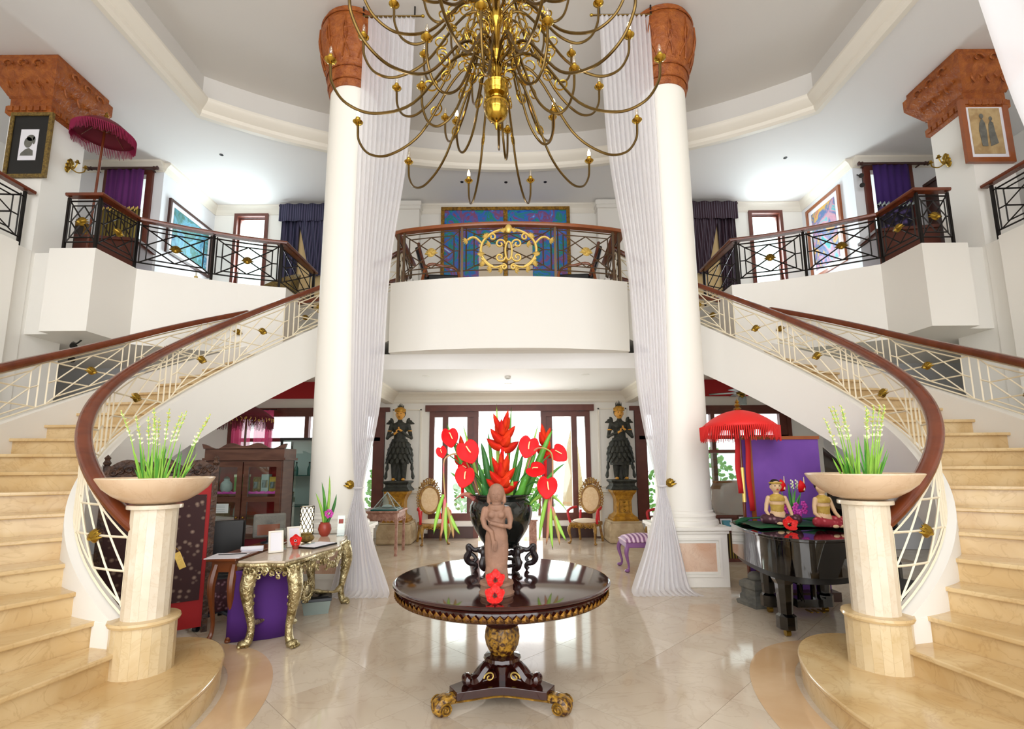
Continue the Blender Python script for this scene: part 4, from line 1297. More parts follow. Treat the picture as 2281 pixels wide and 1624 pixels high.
# ================================================================== pedestals, bowls and tuberoses
for s in (-1, 1):
    side = 'left' if s < 0 else 'right'
    near = 'left' if s < 0 else 'right'
    px, py = s * 2.55, 3.56
    t = thing('pedestal', 'round cream marble pedestal at the foot of the %s staircase' % side, 'pedestal', (px, py, RISE), group='marble pedestals')
    n_ = 22
    b0 = MB().lathe([(.188, 0), (.188, .32)], 44).build('base', 'base_marble', t)
    for k in range(n_):
        a = 2 * PI * k / n_
        MB().box((.186 * math.cos(a), .186 * math.sin(a), .16), (.012, .0545, .32), rz=a).build('marble_strip', 'base_marble', b0, smooth=False)
    MB().lathe([(.15, .32), (.208, .32), (.214, .335), (.208, .35), (.15, .352)], 44).build('collar', 'step_marble', t)
    sh = MB().lathe([(.139, .35), (.139, 1.085)], 44).build('shaft', 'pedestal_marble', t)
    for k in range(18):
        a = 2 * PI * k / 18
        MB().box((.1365 * math.cos(a), .1365 * math.sin(a), .717), (.008, .0488, .735), rz=a).build('marble_strip', 'pedestal_marble', sh, smooth=False)
    MB().lathe([(.145, 1.085), (.168, 1.088), (.17, 1.1), (.168, 1.115), (.12, 1.118)], 44).build('cap', 'pedestal_marble', t)
    t = thing('bowl', 'wide shallow marble bowl on the %s pedestal holding tuberoses' % side, 'bowl', (px, py, RISE + 1.12), group='marble bowls')
    MB().lathe([(.12, 0), (.19, .02), (.26, .062), (.315, .11), (.355, .172), (.358, .182), (.346, .178), (.3, .12), (.22, .06), (0, .04)], 72).build('shell', 'bowl_marble', t)
    MB().tube([(.353 * math.cos(2 * PI * i / 64), .353 * math.sin(2 * PI * i / 64), .18) for i in range(64)], .006, 6, closed=True).build('rim', 'bowl_marble', t)
    rnd = random.Random(11 + s)
    zb = RISE + 1.18
    N = 11
    order = ['leftmost', 'second from the left', 'third from the left', 'fourth from the left', 'fifth from the left', 'middle', 'fifth from the right', 'fourth from the right', 'third from the right', 'second from the right', 'rightmost']
    for k in range(N):
        u = (k - (N - 1) / 2) / ((N - 1) / 2)
        b = Vector((px + u * .09 + rnd.uniform(-.012, .012), py + rnd.uniform(-.06, .06), zb))
        tip = Vector((u * .27 + rnd.uniform(-.02, .02) - u * .09, rnd.uniform(-.1, .1), .62 + rnd.uniform(-.06, .05) - .05 * abs(u)))
        t = thing('tuberose', 'white tuberose stem with yellowish buds in the %s bowl, %s' % (side, order[k]), 'flower', b, group='tuberoses in the %s bowl' % side)
        P = spline([(0, 0, 0), (tip.x * .3, tip.y * .3, tip.z * .33), (tip.x * .62, tip.y * .6, tip.z * .7), tuple(tip)], 6)
        MB().tube(P, [.0055 - .003 * i / len(P) for i in range(len(P))], 6).build('stem', 'green_bright', t)
        mb = MB(); fl_ = MB()
        for i in range(15):
            v = .62 + .38 * i / 14; q = P[min(len(P) - 1, int(v * (len(P) - 1)))]; a = i * 2.4
            d = Vector((math.cos(a), math.sin(a), .9)).normalized(); l_ = .034 * (1.25 - v * .75)
            (mb if i > 4 else fl_).tube([q, q + d * l_ * .6, q + d * l_], [.003, .0062 if i > 4 else .009, .002], 5)
        stuff(mb.build('buds', 'bud_yellow', t)); stuff(fl_.build('open_florets', 'petal_white', t))
        for q in range(5):
            a = rnd.uniform(0, 6.28); l_ = rnd.uniform(.18, .4)
            blade((0, 0, 0), (tip.x * l_ * 1.3 + .06 * math.cos(a), tip.y * .5 + .06 * math.sin(a), l_), .013, bow=.01, n=6).build('leaf', 'green' if q % 2 else 'green_bright', t)
# ================================================================== left: reception furniture
def cabriole(mb, x, y, h, r, out, paw=.04, n=8):
    """S-curved leg from apron height h to floor, bulging in direction out"""
    o = Vector((out[0], out[1], 0)).normalized()
    P = [(0, h), (.03, h * .86), (.045, h * .7), (.02, h * .45), (-.005, h * .25), (.005, h * .1), (.035, .02)]
    RR = [r, r * 1.15, r * 1.05, r * .7, r * .55, r * .6, r * .75]
    S = spline([(x + o.x * d, y + o.y * d, z) for d, z in P], 4); k = len(S)
    mb.tube(S, [interp(i / (k - 1), [j / 6 for j in range(7)], RR) for i in range(k)], n)
    mb.ell((x + o.x * .04, y + o.y * .04, paw * .6), (paw, paw, paw * .62), 10, 6)


# gilded console table
CT = .74
t = thing('console_table', 'ornate silver gilt console table with paw feet beside the left column', 'table', (-2.10, 5.12, 0), PI / 2)
pl = []
for i in range(41):
    u = i / 40; x = -.80 + 1.6 * u; pl.append((x, -.25 - .07 * math.cos((u - .5) * 2 * PI) - .02 * math.cos((u - .5) * 6 * PI)))
pl += [(.80, -.1), (.77, .0), (.80, .12), (.78, .25), (-.78, .25), (-.80, .12), (-.77, .0), (-.80, -.1)]
MB().prism(pl, CT - .018, CT).build('marble_top', 'floor_marble', t, smooth=False, bevel=.004)
pl2 = [(x * 1.02, y * 1.04) for x, y in pl]
MB().prism(pl2, CT - .05, CT - .018).build('top_moulding', 'silver_gilt', t, smooth=False, bevel=.012)
ap = MB().prism([(x * .92, y * .86) for x, y in pl], CT - .1, CT - .05).build('apron', 'silver_gilt', t, smooth=False)
mb = MB(); rnd = random.Random(3)
for k in range(58):
    u = (k % 29) / 28; x = -.72 + 1.44 * u; dep = .05 + .09 * math.exp(-((u - .5) / .25) ** 2) + .05 * math.exp(-((abs(u - .5) - .5) / .1) ** 2)
    y = -.235 - .06 * math.cos((u - .5) * 2 * PI); z = CT - .07 - dep * rnd.uniform(.2, 1.0); q = rnd.uniform(.02, .036); d = rnd.choice((-1, 1)); a0_ = rnd.uniform(0, 6)
    mb.tube([(x + q * (1 - .035 * i) * math.cos(d * i * .5 + a0_), y - .006 * i * .2, z + q * (1 - .035 * i) * math.sin(d * i * .5 + a0_)) for i in range(14)], .008, 5)
stuff(mb.build('apron_scrolls', 'silver_gilt', ap))
mb = MB()
for sx in (-1, 1):
    for k in range(16):
        y = -.2 + .4 * (k % 8) / 7; q = rnd.uniform(.018, .03); d = rnd.choice((-1, 1)); a0_ = rnd.uniform(0, 6); z = CT - .08 - rnd.uniform(.0, .09) * (1 - abs(y) * 2)
        mb.tube([(sx * .745, y + q * (1 - .035 * i) * math.cos(d * i * .5 + a0_), z + q * (1 - .035 * i) * math.sin(d * i * .5 + a0_)) for i in range(14)], .008, 5)
stuff(mb.build('end_scrolls', 'silver_gilt', ap))
for sx in (-1, 1):
    for sy in (-1, 1):
        mb = MB(); cabriole(mb, sx * .66, sy * .17, CT - .06, .058, (sx * .4, sy), .055, 10)
        lg = mb.build('leg', 'silver_gilt', t)
        mb = MB()
        for k in range(4):
            a = math.atan2(sy, sx * .4) - .6 + .4 * k
            mb.ell((sx * .66 + .07 * math.cos(a), sy * .17 + sy * .03 + .05 * math.sin(a), .016), (.018, .018, .016), 8, 5)
        stuff(mb.build('paw_toes', 'silver_gilt', lg))
        mb = MB()
        for z, q in ((.66, .03), (.6, .026), (.52, .024), (.42, .02), (.36, .018)):
            for k in range(6):
                a = 2 * PI * k / 6 + z * 5; mb.ell((sx * .66 + sx * .012 + .04 * math.cos(a), sy * .17 + sy * .025 + .04 * math.sin(a), z), (q * .6, q * .6, q), 7, 5)
        stuff(mb.build('leg_carving', 'silver_gilt', lg))
for sx in (-1, 1):
    for sy in (-1, 1):
        P = spline([(sx * .66, sy * .17, .2), (sx * .5, sy * .15, .17), (sx * .35, sy * .05, .2), (sx * .2, sy * .02, .25), (0, 0, .26)], 5)
        MB().tube(P, [.02 + .008 * math.sin(i * .7) for i in range(len(P))], 8).build('stretcher', 'silver_gilt', t)
mb = MB().ell((0, 0, .3), (.13, .05, .09), 14, 8); bo = mb.build('stretcher_boss', 'silver_gilt', t)
mb = MB()
for k in range(16):
    a = 2 * PI * k / 16; q = .03; mb.tube([(.12 * math.cos(a) + q * (1 - .04 * i) * math.cos(i * .5 + a), -.05, .3 + .08 * math.sin(a) + q * (1 - .04 * i) * math.sin(i * .5 + a)) for i in range(12)], .008, 5)
stuff(mb.build('boss_scrolls', 'silver_gilt', bo))

# wooden desk behind it
t = thing('desk', 'brown wooden desk with curved legs behind the gilded console table', 'desk', (-2.60, 5.1, 0), PI / 2)
MB().bx(-.58, .56, -.13, .14, .70, .725).build('desk_top', 'desk_wood', t, smooth=False, bevel=.006)
MB().bx(-.53, .51, -.10, .11, .60, .70).build('apron', 'desk_wood', t, smooth=False)
for sx in (-1, 1):
    for sy in (-1, 1):
        mb = MB(); cabriole(mb, sx * .5 - .01, sy * .08, .66, .032, (sx, sy * .2), .026); mb.build('leg', 'desk_wood', t)
t = thing('purple_board', 'purple cloth covered board standing under the desk, behind the console legs', 'board', (-2.28, 4.62, 0))
P = spline([(-.25, -.06, 0), (-.05, -.02, 0), (.1, .04, 0), (.22, .13, 0)], 6)
MB().grid([[(p_.x, p_.y, z) for p_ in P] for z in (0.002, .2, .4, .6)]).build('board', 'purple_cloth', t, solid=.02)
MB().tube([(p_.x, p_.y, .6) for p_ in P], .012, 6).build('hem', 'purple_cloth', t)
t = thing('storage_tub', 'grey plastic tub with dark lid on the floor under the console table', 'box', (-2.08, 5.45, 0), R(20))
MB().lathe([(.17, .0), (.2, .13)], 4, a0=PI / 4, sx=1.0, sy=.75).build('body', 'tub_grey', t, smooth=False)
MB().lathe([(.205, .13), (.215, .135), (.21, .16), (.15, .175)], 4, a0=PI / 4, sy=.75).build('lid', 'plastic_dark', t, smooth=False)


# ------------------------------------------------------------------ things on the console and desk
def photo_frame(loc, rz, w, h, label, fm, pic, grp=None, lean=-.2, depth=.02, bw=.015, cat='picture frame', mount=None):
    t = thing('picture_frame', label, cat, loc, rz, grp)
    m = Matrix.Rotation(lean, 4, 'X')
    mb = MB(); frame_rect(mb, -w / 2, w / 2, 0, h, -depth, 0, bw); mb.xf(m).build('frame', fm, t, smooth=False)
    if mount:
        MB().bx(-w / 2 + bw, w / 2 - bw, -depth * .6, -depth * .3, bw, h - bw).xf(m).build('mount', mount[0], t, smooth=False)
        g = mount[1]
        MB().bx(-w / 2 + bw + g[0], w / 2 - bw - g[0], -depth * .75, -depth * .5, bw + g[1], h - bw - g[1]).xf(m).build('picture', pic, t, smooth=False)
    else:
        MB().bx(-w / 2 + bw, w / 2 - bw, -depth * .7, -depth * .3, bw, h - bw).xf(m).build('picture', pic, t, smooth=False)
    MB().bx(-w / 2 + .005, w / 2 - .005, -depth * .25, 0, .005, h - .005).xf(m).build('backing', 'dark_wood', t, smooth=False)
    return t


photo_frame((-2.22, 4.74, CT), R(38), .13, .2, 'small patterned frame with white card, nearest on the console table', 'cream_trim', 'paper', 'frames on the console')
photo_frame((-2.19, 5.06, CT), R(42), .13, .2, 'small patterned frame with white card beside the red flower', 'cream_trim', 'paper', 'frames on the console')
t = thing('acrylic_stand', 'clear acrylic card stand between the two small frames', 'sign holder', (-2.26, 4.92, CT), R(38))
MB().bx(-.05, .05, -.004, .004, .0, .2).xf(Matrix.Rotation(-.15, 4, 'X')).build('sheet', 'glass', t, smooth=False)
MB().bx(-.05, .05, -.03, .03, 0, .006).build('foot', 'grey_shade', t, smooth=False)
hibiscus((-2.12, 4.93, CT + .05), 'red flower on the console table between the small frames', 1.0, (.5, -.8, .3))
MB_ = thing('flower_cup', 'small brown cup holding the red flower on the console table', 'cup', (-2.12, 4.94, CT))
MB().lathe([(.025, 0), (.035, .03), (.032, .06), (.028, .055), (.03, .03), (0, .01)], 16).build('body', 'pot_red', MB_); MB().tube([(.031 * math.cos(i * PI / 8), .031 * math.sin(i * PI / 8), .06) for i in range(16)], .003, 5, closed=True).build('rim', 'pot_red', MB_)
t = thing('notebook', 'thin black folder with papers lying on the console table', 'folder', (-1.97, 5.1, CT), R(70))
MB().bx(-.17, .17, -.11, .11, 0, .016).build('cover', 'black', t, smooth=False); MB().bx(-.15, .15, -.1, .1, .016, .02).build('paper_sheet', 'paper', t, smooth=False)
MB().tube([(-.1, .05, .025), (.04, .07, .025)], .005, 6).build('pen', 'grey_shade', t)
t = thing('woven_basket', 'small golden woven basket beside the glowing lamp', 'basket', (-2.18, 5.33, CT))
MB().ell((0, 0, .05), (.085, .075, .05), 16, 8).build('body', 'basket', t); MB().lathe([(.055, .085), (.06, .095), (.05, .1)], 16).build('lid', 'basket', t)
# glowing lattice lamp
t = thing('lattice_lamp', 'glowing cylindrical lattice table lamp on the console table', 'lamp', (-2.27, 5.55, CT))
MB().lathe([(.05, 0), (.052, .05), (.03, .06)], 20).build('base', 'lamp_glow', t)
sh = MB().lathe([(.068, .06), (.068, .36)], 28).build('shade', 'lamp_glow', t)
MB().tube([(.071 * math.cos(2 * PI * i / 28), .071 * math.sin(2 * PI * i / 28), .06) for i in range(28)], .005, 5, closed=True).build('ring', 'iron_black', t)
MB().tube([(.071 * math.cos(2 * PI * i / 28), .071 * math.sin(2 * PI * i / 28), .36) for i in range(28)], .005, 5, closed=True).build('ring', 'iron_black', t)
for d in (-1, 1):
    for k in range(10):
        MB().tube([(.0705 * math.cos(2 * PI * k / 10 + d * 2.2 * i / 14), .0705 * math.sin(2 * PI * k / 10 + d * 2.2 * i / 14), .06 + .3 * i / 14) for i in range(15)], .0045, 4).build('lattice_strip', 'iron_black', sh)
# red pot with orchids
t = thing('flower_pot', 'round red brown pot with green leaves and pink orchid behind the lamp', 'plant pot', (-2.16, 5.80, CT))
MB().lathe([(.035, 0), (.06, .03), (.075, .08), (.065, .13), (.05, .15), (.055, .16), (.045, .155), (.05, .1), (0, .05)], 24).build('pot', 'pot_red', t)
for tip, w, mt in (((-.06, 0, .62), .035, 'green'), ((.02, .02, .7), .03, 'green_bright'), ((-.12, -.02, .5), .03, 'green_bright'), ((.12, 0, .48), .035, 'green_dark'), ((-.02, -.02, .44), .03, 'green')):
    blade((tip[0] * .1, 0, .12), tip, w, bow=.02, bdir=(1, 0, 0)).build('leaf', mt, t, solid=.002)
MB().tube([(0, 0, .12), (.03, -.02, .2), (.06, -.04, .25)], .004, 5).build('flower_stem', 'green', t)
for k in range(7):
    a = k * .9; c = Vector((.06 + .035 * math.cos(a), -.045 - .01 * (k % 2), .26 + .035 * math.sin(a)))
    mb = MB()
    for j in range(5):
        b = 2 * PI * j / 5; mb.ell((c.x + .012 * math.cos(b), c.y - .004, c.z + .012 * math.sin(b)), (.009, .004, .009), 6, 4)
    stuff(mb.build('orchid', 'magenta', t))
t = thing('acrylic_stand', 'tall clear acrylic card stand at the far end of the console table', 'sign holder', (-1.98, 5.82, CT), R(10))
MB().bx(-.04, .04, -.004, .004, .0, .23).xf(Matrix.Rotation(-.1, 4, 'X')).build('sheet', 'glass', t, smooth=False)
MB().bx(-.04, .04, -.03, .03, 0, .006).build('foot', 'grey_shade', t, smooth=False); MB().bx(-.025, .025, -.008, -.005, .14, .19).build('card', 'pot_red', t, smooth=False)
t = thing('monitor', 'grey desk monitor seen from behind on the wooden desk', 'monitor', (-2.62, 5.42, .725), R(30))
MB().bx(-.16, .16, -.02, .05, .06, .31).build('casing', 'stone_grey', t, smooth=False, bevel=.02); MB().bx(-.12, .1, -.024, -.018, .09, .2).build('cover_plate', 'desk_wood', t, smooth=False)
MB().lathe([(.08, 0), (.075, .015), (.025, .02), (.022, .08)], 20).build('foot', 'plastic_dark', t)
t = thing('paper_stack', 'white sheets of paper overhanging the near end of the desk', 'paper', (-2.62, 4.66, .725), R(8))
MB().bx(-.15, .15, -.14, .13, 0, .006).build('sheets', 'paper', t, smooth=False); MB().box((.02, .05, .009), (.24, .02, .004), rz=.1).build('pen', 'black', t, smooth=False)
t = thing('paper_roll', 'white rolled paper lying on the wooden desk', 'paper', (-2.55, 4.95, .725), R(20))
MB().tube([(-.1, 0, .022), (.1, 0, .022)], .022, 12).build('roll', 'paper', t); MB().bx(-.09, .1, -.06, -.0, 0, .002).build('loose_edge', 'paper', t, smooth=False)

# office chair
t = thing('office_chair', 'black office chair on a five-star base behind the left pedestal', 'chair', (-2.94, 5.12, 0), R(30))
for k in range(5):
    a = 2 * PI * k / 5 + .25; ca, sa = math.cos(a), math.sin(a)
    lg = MB().tube([(.02 * ca, .02 * sa, .12), (.15 * ca, .15 * sa, .105), (.27 * ca, .27 * sa, .075)], [.026, .022, .018], 8).build('leg', 'blue_plastic', t)
    MB().tube([(.27 * ca - .02 * sa, .27 * sa + .02 * ca, .028), (.27 * ca + .02 * sa, .27 * sa - .02 * ca, .028)], .028, 12).build('caster', 'plastic_dark', lg)
MB().tube([(0, 0, .1), (0, 0, .42)], .025, 10).build('column', 'black', t)
MB().bx(-.22, .22, -.22, .22, .42, .5).build('seat', 'black', t, bevel=.03, smooth=False); MB().bx(-.2, .2, .18, .23, .55, .98).build('backrest', 'black', t, bevel=.025, smooth=False)
MB().tube([(0, .1, .42), (0, .24, .45), (0, .24, .6)], .018, 8).build('back_bar', 'black', t)
MB().grid([[(-.15 + .3 * i / 8, -.225 - .01 * math.sin(i * 2), z) for i in range(9)] for z in (.46, .3, .16)]).build('hanging_cloth', 'batik_dark', t, solid=.004)

# carved red screen
t = thing('carved_screen', 'red panelled screen with dark carved crest behind the left pedestal', 'screen', (-3.26, 4.62, 0), R(36))
W2 = .42
for q in (-1, 1):
    ps = MB().bx(q * W2 - .025, q * W2 + .025, -.025, .025, 0, 1.56).build('post', 'crest_wood', t, smooth=False)
    MB().lathe([(.02, 1.56), (.032, 1.585), (.018, 1.61), (.026, 1.63), (0, 1.66)], 12, c=(q * W2, 0, 0)).build('finial', 'crest_wood', ps)
MB().bx(-W2, W2, -.008, .008, .05, 1.44).build('panel', 'screen_red', t, smooth=False)
cr = [(-W2 + 2 * W2 * i / 24, 1.53 + .07 * abs(math.sin(i / 24 * 3 * PI)) + .03 * math.sin(i / 24 * PI)) for i in range(25)]
mb = MB().prism([(x, z) for x, z in cr] + [(W2, 1.44), (-W2, 1.44)], -.02, .02); mb.v = [(x, z, y) for x, y, z in mb.v]
c_ = mb.build('crest', 'crest_wood', t, smooth=False)
mb = MB()
for k in range(15):
    x = -W2 + .05 + (2 * W2 - .1) * k / 14; q = .028; d = 1 if k % 2 else -1
    mb.tube([(x + q * (1 - .03 * i) * math.cos(d * i * .45 + 1), -.028, 1.5 + .012 * (k % 3) + q * (1 - .03 * i) * math.sin(d * i * .45 + 1)) for i in range(16)], .008, 5)
stuff(mb.build('crest_carving', 'crest_wood', c_))
MB().bx(.12, .36, -.02, -.012, .3, 1.28).build('printed_cloth', 'screen_print', t, smooth=False)
MB().bx(-.4, .1, -.02, -.012, .3, 1.28).build('printed_cloth', 'screen_print', t, smooth=False)
t = thing('gold_plaque', 'small slanted gold plaque hanging behind the left pedestal', 'plaque', (-2.70, 4.15, .72), R(20))
MB().bx(-.025, .025, -.005, .005, 0, .14).xf(Matrix.Rotation(-.4, 4, 'Y')).build('plate', 'gilt', t, smooth=False, bevel=.003); MB().tube([(-.03, 0, .13), (-.1, .03, .2)], .003, 5).build('cord', 'gilt_dark', t)

# ------------------------------------------------------------------ display cabinet
t = thing('display_cabinet', 'tall dark wooden cabinet with glazed doors and scalloped top behind the desk', 'cabinet', (-3.20, 5.9, 0))
w = .47
mb = MB(); mb.bx(-w, -w + .03, 0, .30, 0, 1.62); mb.bx(w - .03, w, 0, .30, 0, 1.62); mb.bx(-w, w, .28, .30, 0, 1.62); mb.bx(-w, w, 0, .28, .07, .09); mb.bx(-w + .03, w - .03, 0, .28, 1.59, 1.615)
mb.build('carcass', 'cabinet_wood', t, smooth=False)
MB().bx(-w + .03, w - .03, .265, .278, .1, 1.58).build('lining', 'screen_red', t, smooth=False)
MB().bx(-w - .02, w + .02, -.02, .31, .0, .07).build('plinth', 'cabinet_wood', t, smooth=False)
MB().bx(-w - .03, w + .03, -.03, .32, 1.62, 1.65).build('cornice', 'cabinet_wood', t, smooth=False); MB().bx(-w - .01, w + .01, -.015, .31, 1.65, 1.76).build('frieze', 'cabinet_wood', t, smooth=False)
cr = [(-w - .04 + (2 * w + .08) * i / 48, 1.79 + .035 * math.cos(i / 48 * 2 * PI * 3) * (1 if 8 < i < 40 else .8) + .035 * math.exp(-((i - 24) / 5) ** 2)) for i in range(49)]
mb = MB().prism(cr + [(w + .02, 1.76), (-w - .02, 1.76)], -.035, .0); mb.v = [(x, z, y) for x, y, z in mb.v]; mb.build('crest', 'cabinet_wood', t, smooth=False)
for z in (.55, .93, 1.2): MB().bx(-w + .03, w - .03, .01, .265, z, z + .02).build('shelf', 'cabinet_wood', t, smooth=False)
for q in (-1, 1):
    x0, x1 = sorted((q * .008, q * (w - .01)))
    mb = MB()
    mb.bx(x0, x0 + .06, -.025, 0, .1, 1.6); mb.bx(x1 - .06, x1, -.025, 0, .1, 1.6)
    for za, zb in ((.1, .16), (.7, .76), (1.13, 1.19), (1.54, 1.6)): mb.bx(x0 + .06, x1 - .06, -.025, 0, za, zb)
    d_ = mb.build('door', 'cabinet_wood', t, smooth=False)
    for za, zb in ((.76, 1.13), (1.19, 1.54)): MB().bx(x0 + .06, x1 - .06, -.014, -.01, za, zb).build('pane', 'glass', d_, smooth=False)
    MB().bx(x0 + .06, x1 - .06, -.016, -.008, .16, .7).build('door_panel', 'maroon', d_, smooth=False)
    MB().ell((q * .04, -.035, .95), (.012, .012, .012), 8, 6).build('knob', 'old_brass', d_)
def simple(name, label, cat, loc, parts, rz=0, grp=None):
    t = thing(name, label, cat, loc, rz, grp)
    for nm, mb, mt in parts: mb.build(nm, mt, t, smooth=True, ang=.6)
    return t
simple('blue_jar', 'blue grey jar on the upper left cabinet shelf', 'jar', (-3.48, 6.04, 1.22), [('body', MB().lathe([(.04, 0), (.07, .06), (.065, .12), (.03, .16), (.035, .18)], 18), 'grey_shade'), ('lid', MB().lathe([(.036, .18), (.02, .2), (0, .21)], 14), 'stone_grey')])
simple('green_box', 'pale green box on the upper left cabinet shelf', 'box', (-3.3, 6.06, 1.22), [('body', MB().bx(-.07, .07, -.05, .05, 0, .2), 'hedge'), ('lid', MB().bx(-.075, .075, -.055, .055, .2, .23), 'petal_white')])
for k, (x, h, mt) in enumerate(((-3.1, .2, 'basket'), (-3.0, .23, 'grey_shade'), (-2.9, .2, 'gold_cloth'), (-2.8, .22, 'teal_glass'))):
    simple('souvenir_box', 'souvenir box on the upper right cabinet shelf, %s' % ('leftmost', 'second from the left', 'third from the left', 'rightmost')[k], 'box', (x, 6.06, 1.22), [('body', MB().bx(-.045, .045, -.04, .04, 0, h), mt), ('label', MB().bx(-.035, .035, -.043, -.04, h * .3, h * .7), 'shelf_goods')], grp='souvenir boxes')
simple('pink_cloth', 'folded pink satin cloth along the upper cabinet shelf', 'cloth', (-3.2, 5.95, 1.22), [('fold', MB().tube([(-.42 + .84 * i / 30, .012 * math.sin(i * 1.7), .012 + .006 * math.sin(i * 2.3)) for i in range(31)], .016, 8), 'magenta'), ('hem', MB().tube([(-.42 + .84 * i / 30, -.02, .006) for i in range(31)], .006, 6), 'magenta')])
simple('notice', 'white paper notice stuck inside the left cabinet door', 'notice', (-3.45, 5.893, 1.0), [('sheet', MB().bx(-.1, .1, -.006, -.003, 0, .11), 'paper')] + [('text_line', MB().bx(-.08, .06, -.008, -.006, .02 + .02 * k, .025 + .02 * k), 'grey_shade') for k in range(4)])
simple('figurine', 'blue white figurine on the middle left cabinet shelf', 'figurine', (-3.34, 6.05, .95), [('body', MB().lathe([(.04, 0), (.035, .08), (.02, .15), (.015, .17)], 14), 'grey_shade'), ('head', MB().ell((0, 0, .19), (.02, .02, .025), 10, 8), 'petal_white')])
simple('stone_block', 'tan block on the middle left cabinet shelf', 'box', (-3.52, 6.06, .95), [('body', MB().bx(-.06, .06, -.06, .06, 0, .1), 'stone_tan'), ('lid', MB().bx(-.063, .063, -.063, .063, .1, .115), 'stone_tan')])

# ------------------------------------------------------------------ glass tower and ceremonial umbrellas
t = thing('glass_shelf_unit', 'narrow glass display tower with dark frame between cabinet and left column', 'display case', (-3.15, 7.5, 0))
mb = MB()
for x in (-.28, .28):
    for y in (-.18, .18): mb.bx(x - .015, x + .015, y - .015, y + .015, 0, 1.95)
mb.bx(-.3, .3, -.2, .2, 1.93, 1.97); mb.bx(-.3, .3, -.2, .2, 0, .12); mb.build('frame', 'iron_black', t, smooth=False)
for z in (.5, .95, 1.4): MB().bx(-.28, .28, -.18, .18, z, z + .012).build('shelf', 'teal_glass', t, smooth=False)
MB().bx(-.27, .27, -.192, -.186, .12, 1.93).build('pane', 'glass', t, smooth=False); MB().bx(-.27, .27, .18, .19, .12, 1.93).build('back_panel', 'grey_shade', t, smooth=False)
for k, (x, z) in enumerate(((-.15, .962), (.08, 1.412), (-.12, 1.412), (.12, .512))):
    simple('bottle', 'small dark bottle in the glass display tower, %s' % ('middle shelf', 'top shelf right', 'top shelf left', 'bottom shelf')[k], 'bottle', (-3.15 + x, 7.5, z), [('body', MB().lathe([(.03, 0), (.03, .1), (.012, .14), (.012, .18)], 12), 'teal_glass'), ('cap', MB().lathe([(.014, .18), (.014, .2), (0, .2)], 10), 'black')], grp='bottles in the display tower')


def parasol(name, label, loc, r_, z_rim, z_top, z0, cm, fm, pole='rail_wood', fringe=.1, sag=.25, ribs=16, lean=(0, 0), gold=False, grp='ceremonial umbrellas'):
    t = thing(name, label, 'umbrella', loc, 0, grp)
    lx, ly = lean
    MB().tube([(-lx, -ly, z0), (0, 0, z_top)], .018, 10).build('pole', pole, t)
    rows = []; n_ = 48
    for i in range(8):
        u = i / 7; rr = r_ * u; z = z_top - (z_top - z_rim) * (u ** 2.1 * (1 - sag) + u * sag)
        rows.append([(rr * math.cos(2 * PI * j / n_) * (1 - .012 * (1 + math.cos(j * 2 * PI * ribs / n_)) * u) + .001, rr * math.sin(2 * PI * j / n_), z) for j in range(n_)])
    cn = MB().grid(rows, closed=True).build('canopy', cm, t, solid=.006)
    mb = MB()
    for j in range(120):
        a = 2 * PI * j / 120; l_ = fringe * (.85 + .3 * random.random())
        mb.tube([(r_ * 1.005 * math.cos(a), r_ * 1.005 * math.sin(a), z_rim + .01), (r_ * 1.01 * math.cos(a + .005), r_ * 1.01 * math.sin(a + .005), z_rim - l_)], [.009, .004], 4)
    stuff(mb.build('fringe', fm, cn))
    for j in range(ribs // 2):
        a = 2 * PI * j / (ribs // 2); MB().tube([(0, 0, z_rim + (z_top - z_rim) * .15), (r_ * .5 * math.cos(a), r_ * .5 * math.sin(a), z_rim + (z_top - z_rim) * .55), (r_ * .97 * math.cos(a), r_ * .97 * math.sin(a), z_rim + .01)], .006, 5).build('rib', pole, t)
    MB().lathe([(.03, z_top - .01), (.045, z_top + .02), (.02, z_top + .04), (.035, z_top + .06), (.015, z_top + .085), (.025, z_top + .1), (0, z_top + .14)], 14).build('finial', 'gilt_dark', t)
    if gold:
        mb = MB()
        for j in range(40):
            a = 2 * PI * j / 40; q = .022; mb.tube([((r_ * 1.02) * math.cos(a + q * math.sin(i * .9) * 1.5), (r_ * 1.02) * math.sin(a + q * math.sin(i * .9) * 1.5), z_rim - .06 - .035 * math.cos(i * .55 + j)) for i in range(7)], .005, 4)
        stuff(mb.build('gold_ornament', 'gilt', cn))
    return t


t = parasol('ceremonial_umbrella', 'dark maroon umbrella with gold figured valance behind the wooden cabinet', (-4.63, 8.5, 0), .43, 2.4, 2.62, 0, 'maroon', 'maroon', gold=True, fringe=.2)
t = parasol('ceremonial_umbrella', 'dark red fringed umbrella standing on the upper left gallery', (-6.37, 7.0, ZM), .40, 2.14, 2.40, 0, 'maroon', 'maroon_fringe', fringe=.15, lean=(.06, 0))
t = parasol('ceremonial_umbrella', 'bright red tasselled umbrella behind the grand piano', (2.74, 5.80, 0), .43, 1.97, 2.18, 0, 'red_bright', 'red_bright', fringe=.15, sag=.1)
MB().tube([(0, -.01, 1.1), (0, -.01, 1.5)], .022, 8).build('gold_sleeve', 'gilt', t)
for q, l_ in ((-.05, 1.2), (.07, 1.0)): MB().grid([[(q + .03 * (j - 1) + .01 * math.sin(i), -.03, 1.95 - (1.95 - l_) * i / 8) for j in range(3)] for i in range(9)]).build('ribbon', 'red_cloth', t, solid=.003)
t = thing('pink_window_curtain', 'bright pink curtain on the ground floor window behind the maroon umbrella', 'curtain', (-5.55, 10.45, 1.4))
for q in (0, 1): MB().grid([[(-.45 + q * .48 + .42 * i / 14, .03 * math.sin(i * 1.6), z) for i in range(15)] for z in (0, .5, 1.0, 1.35)]).build('drape', 'pink_cloth', t)
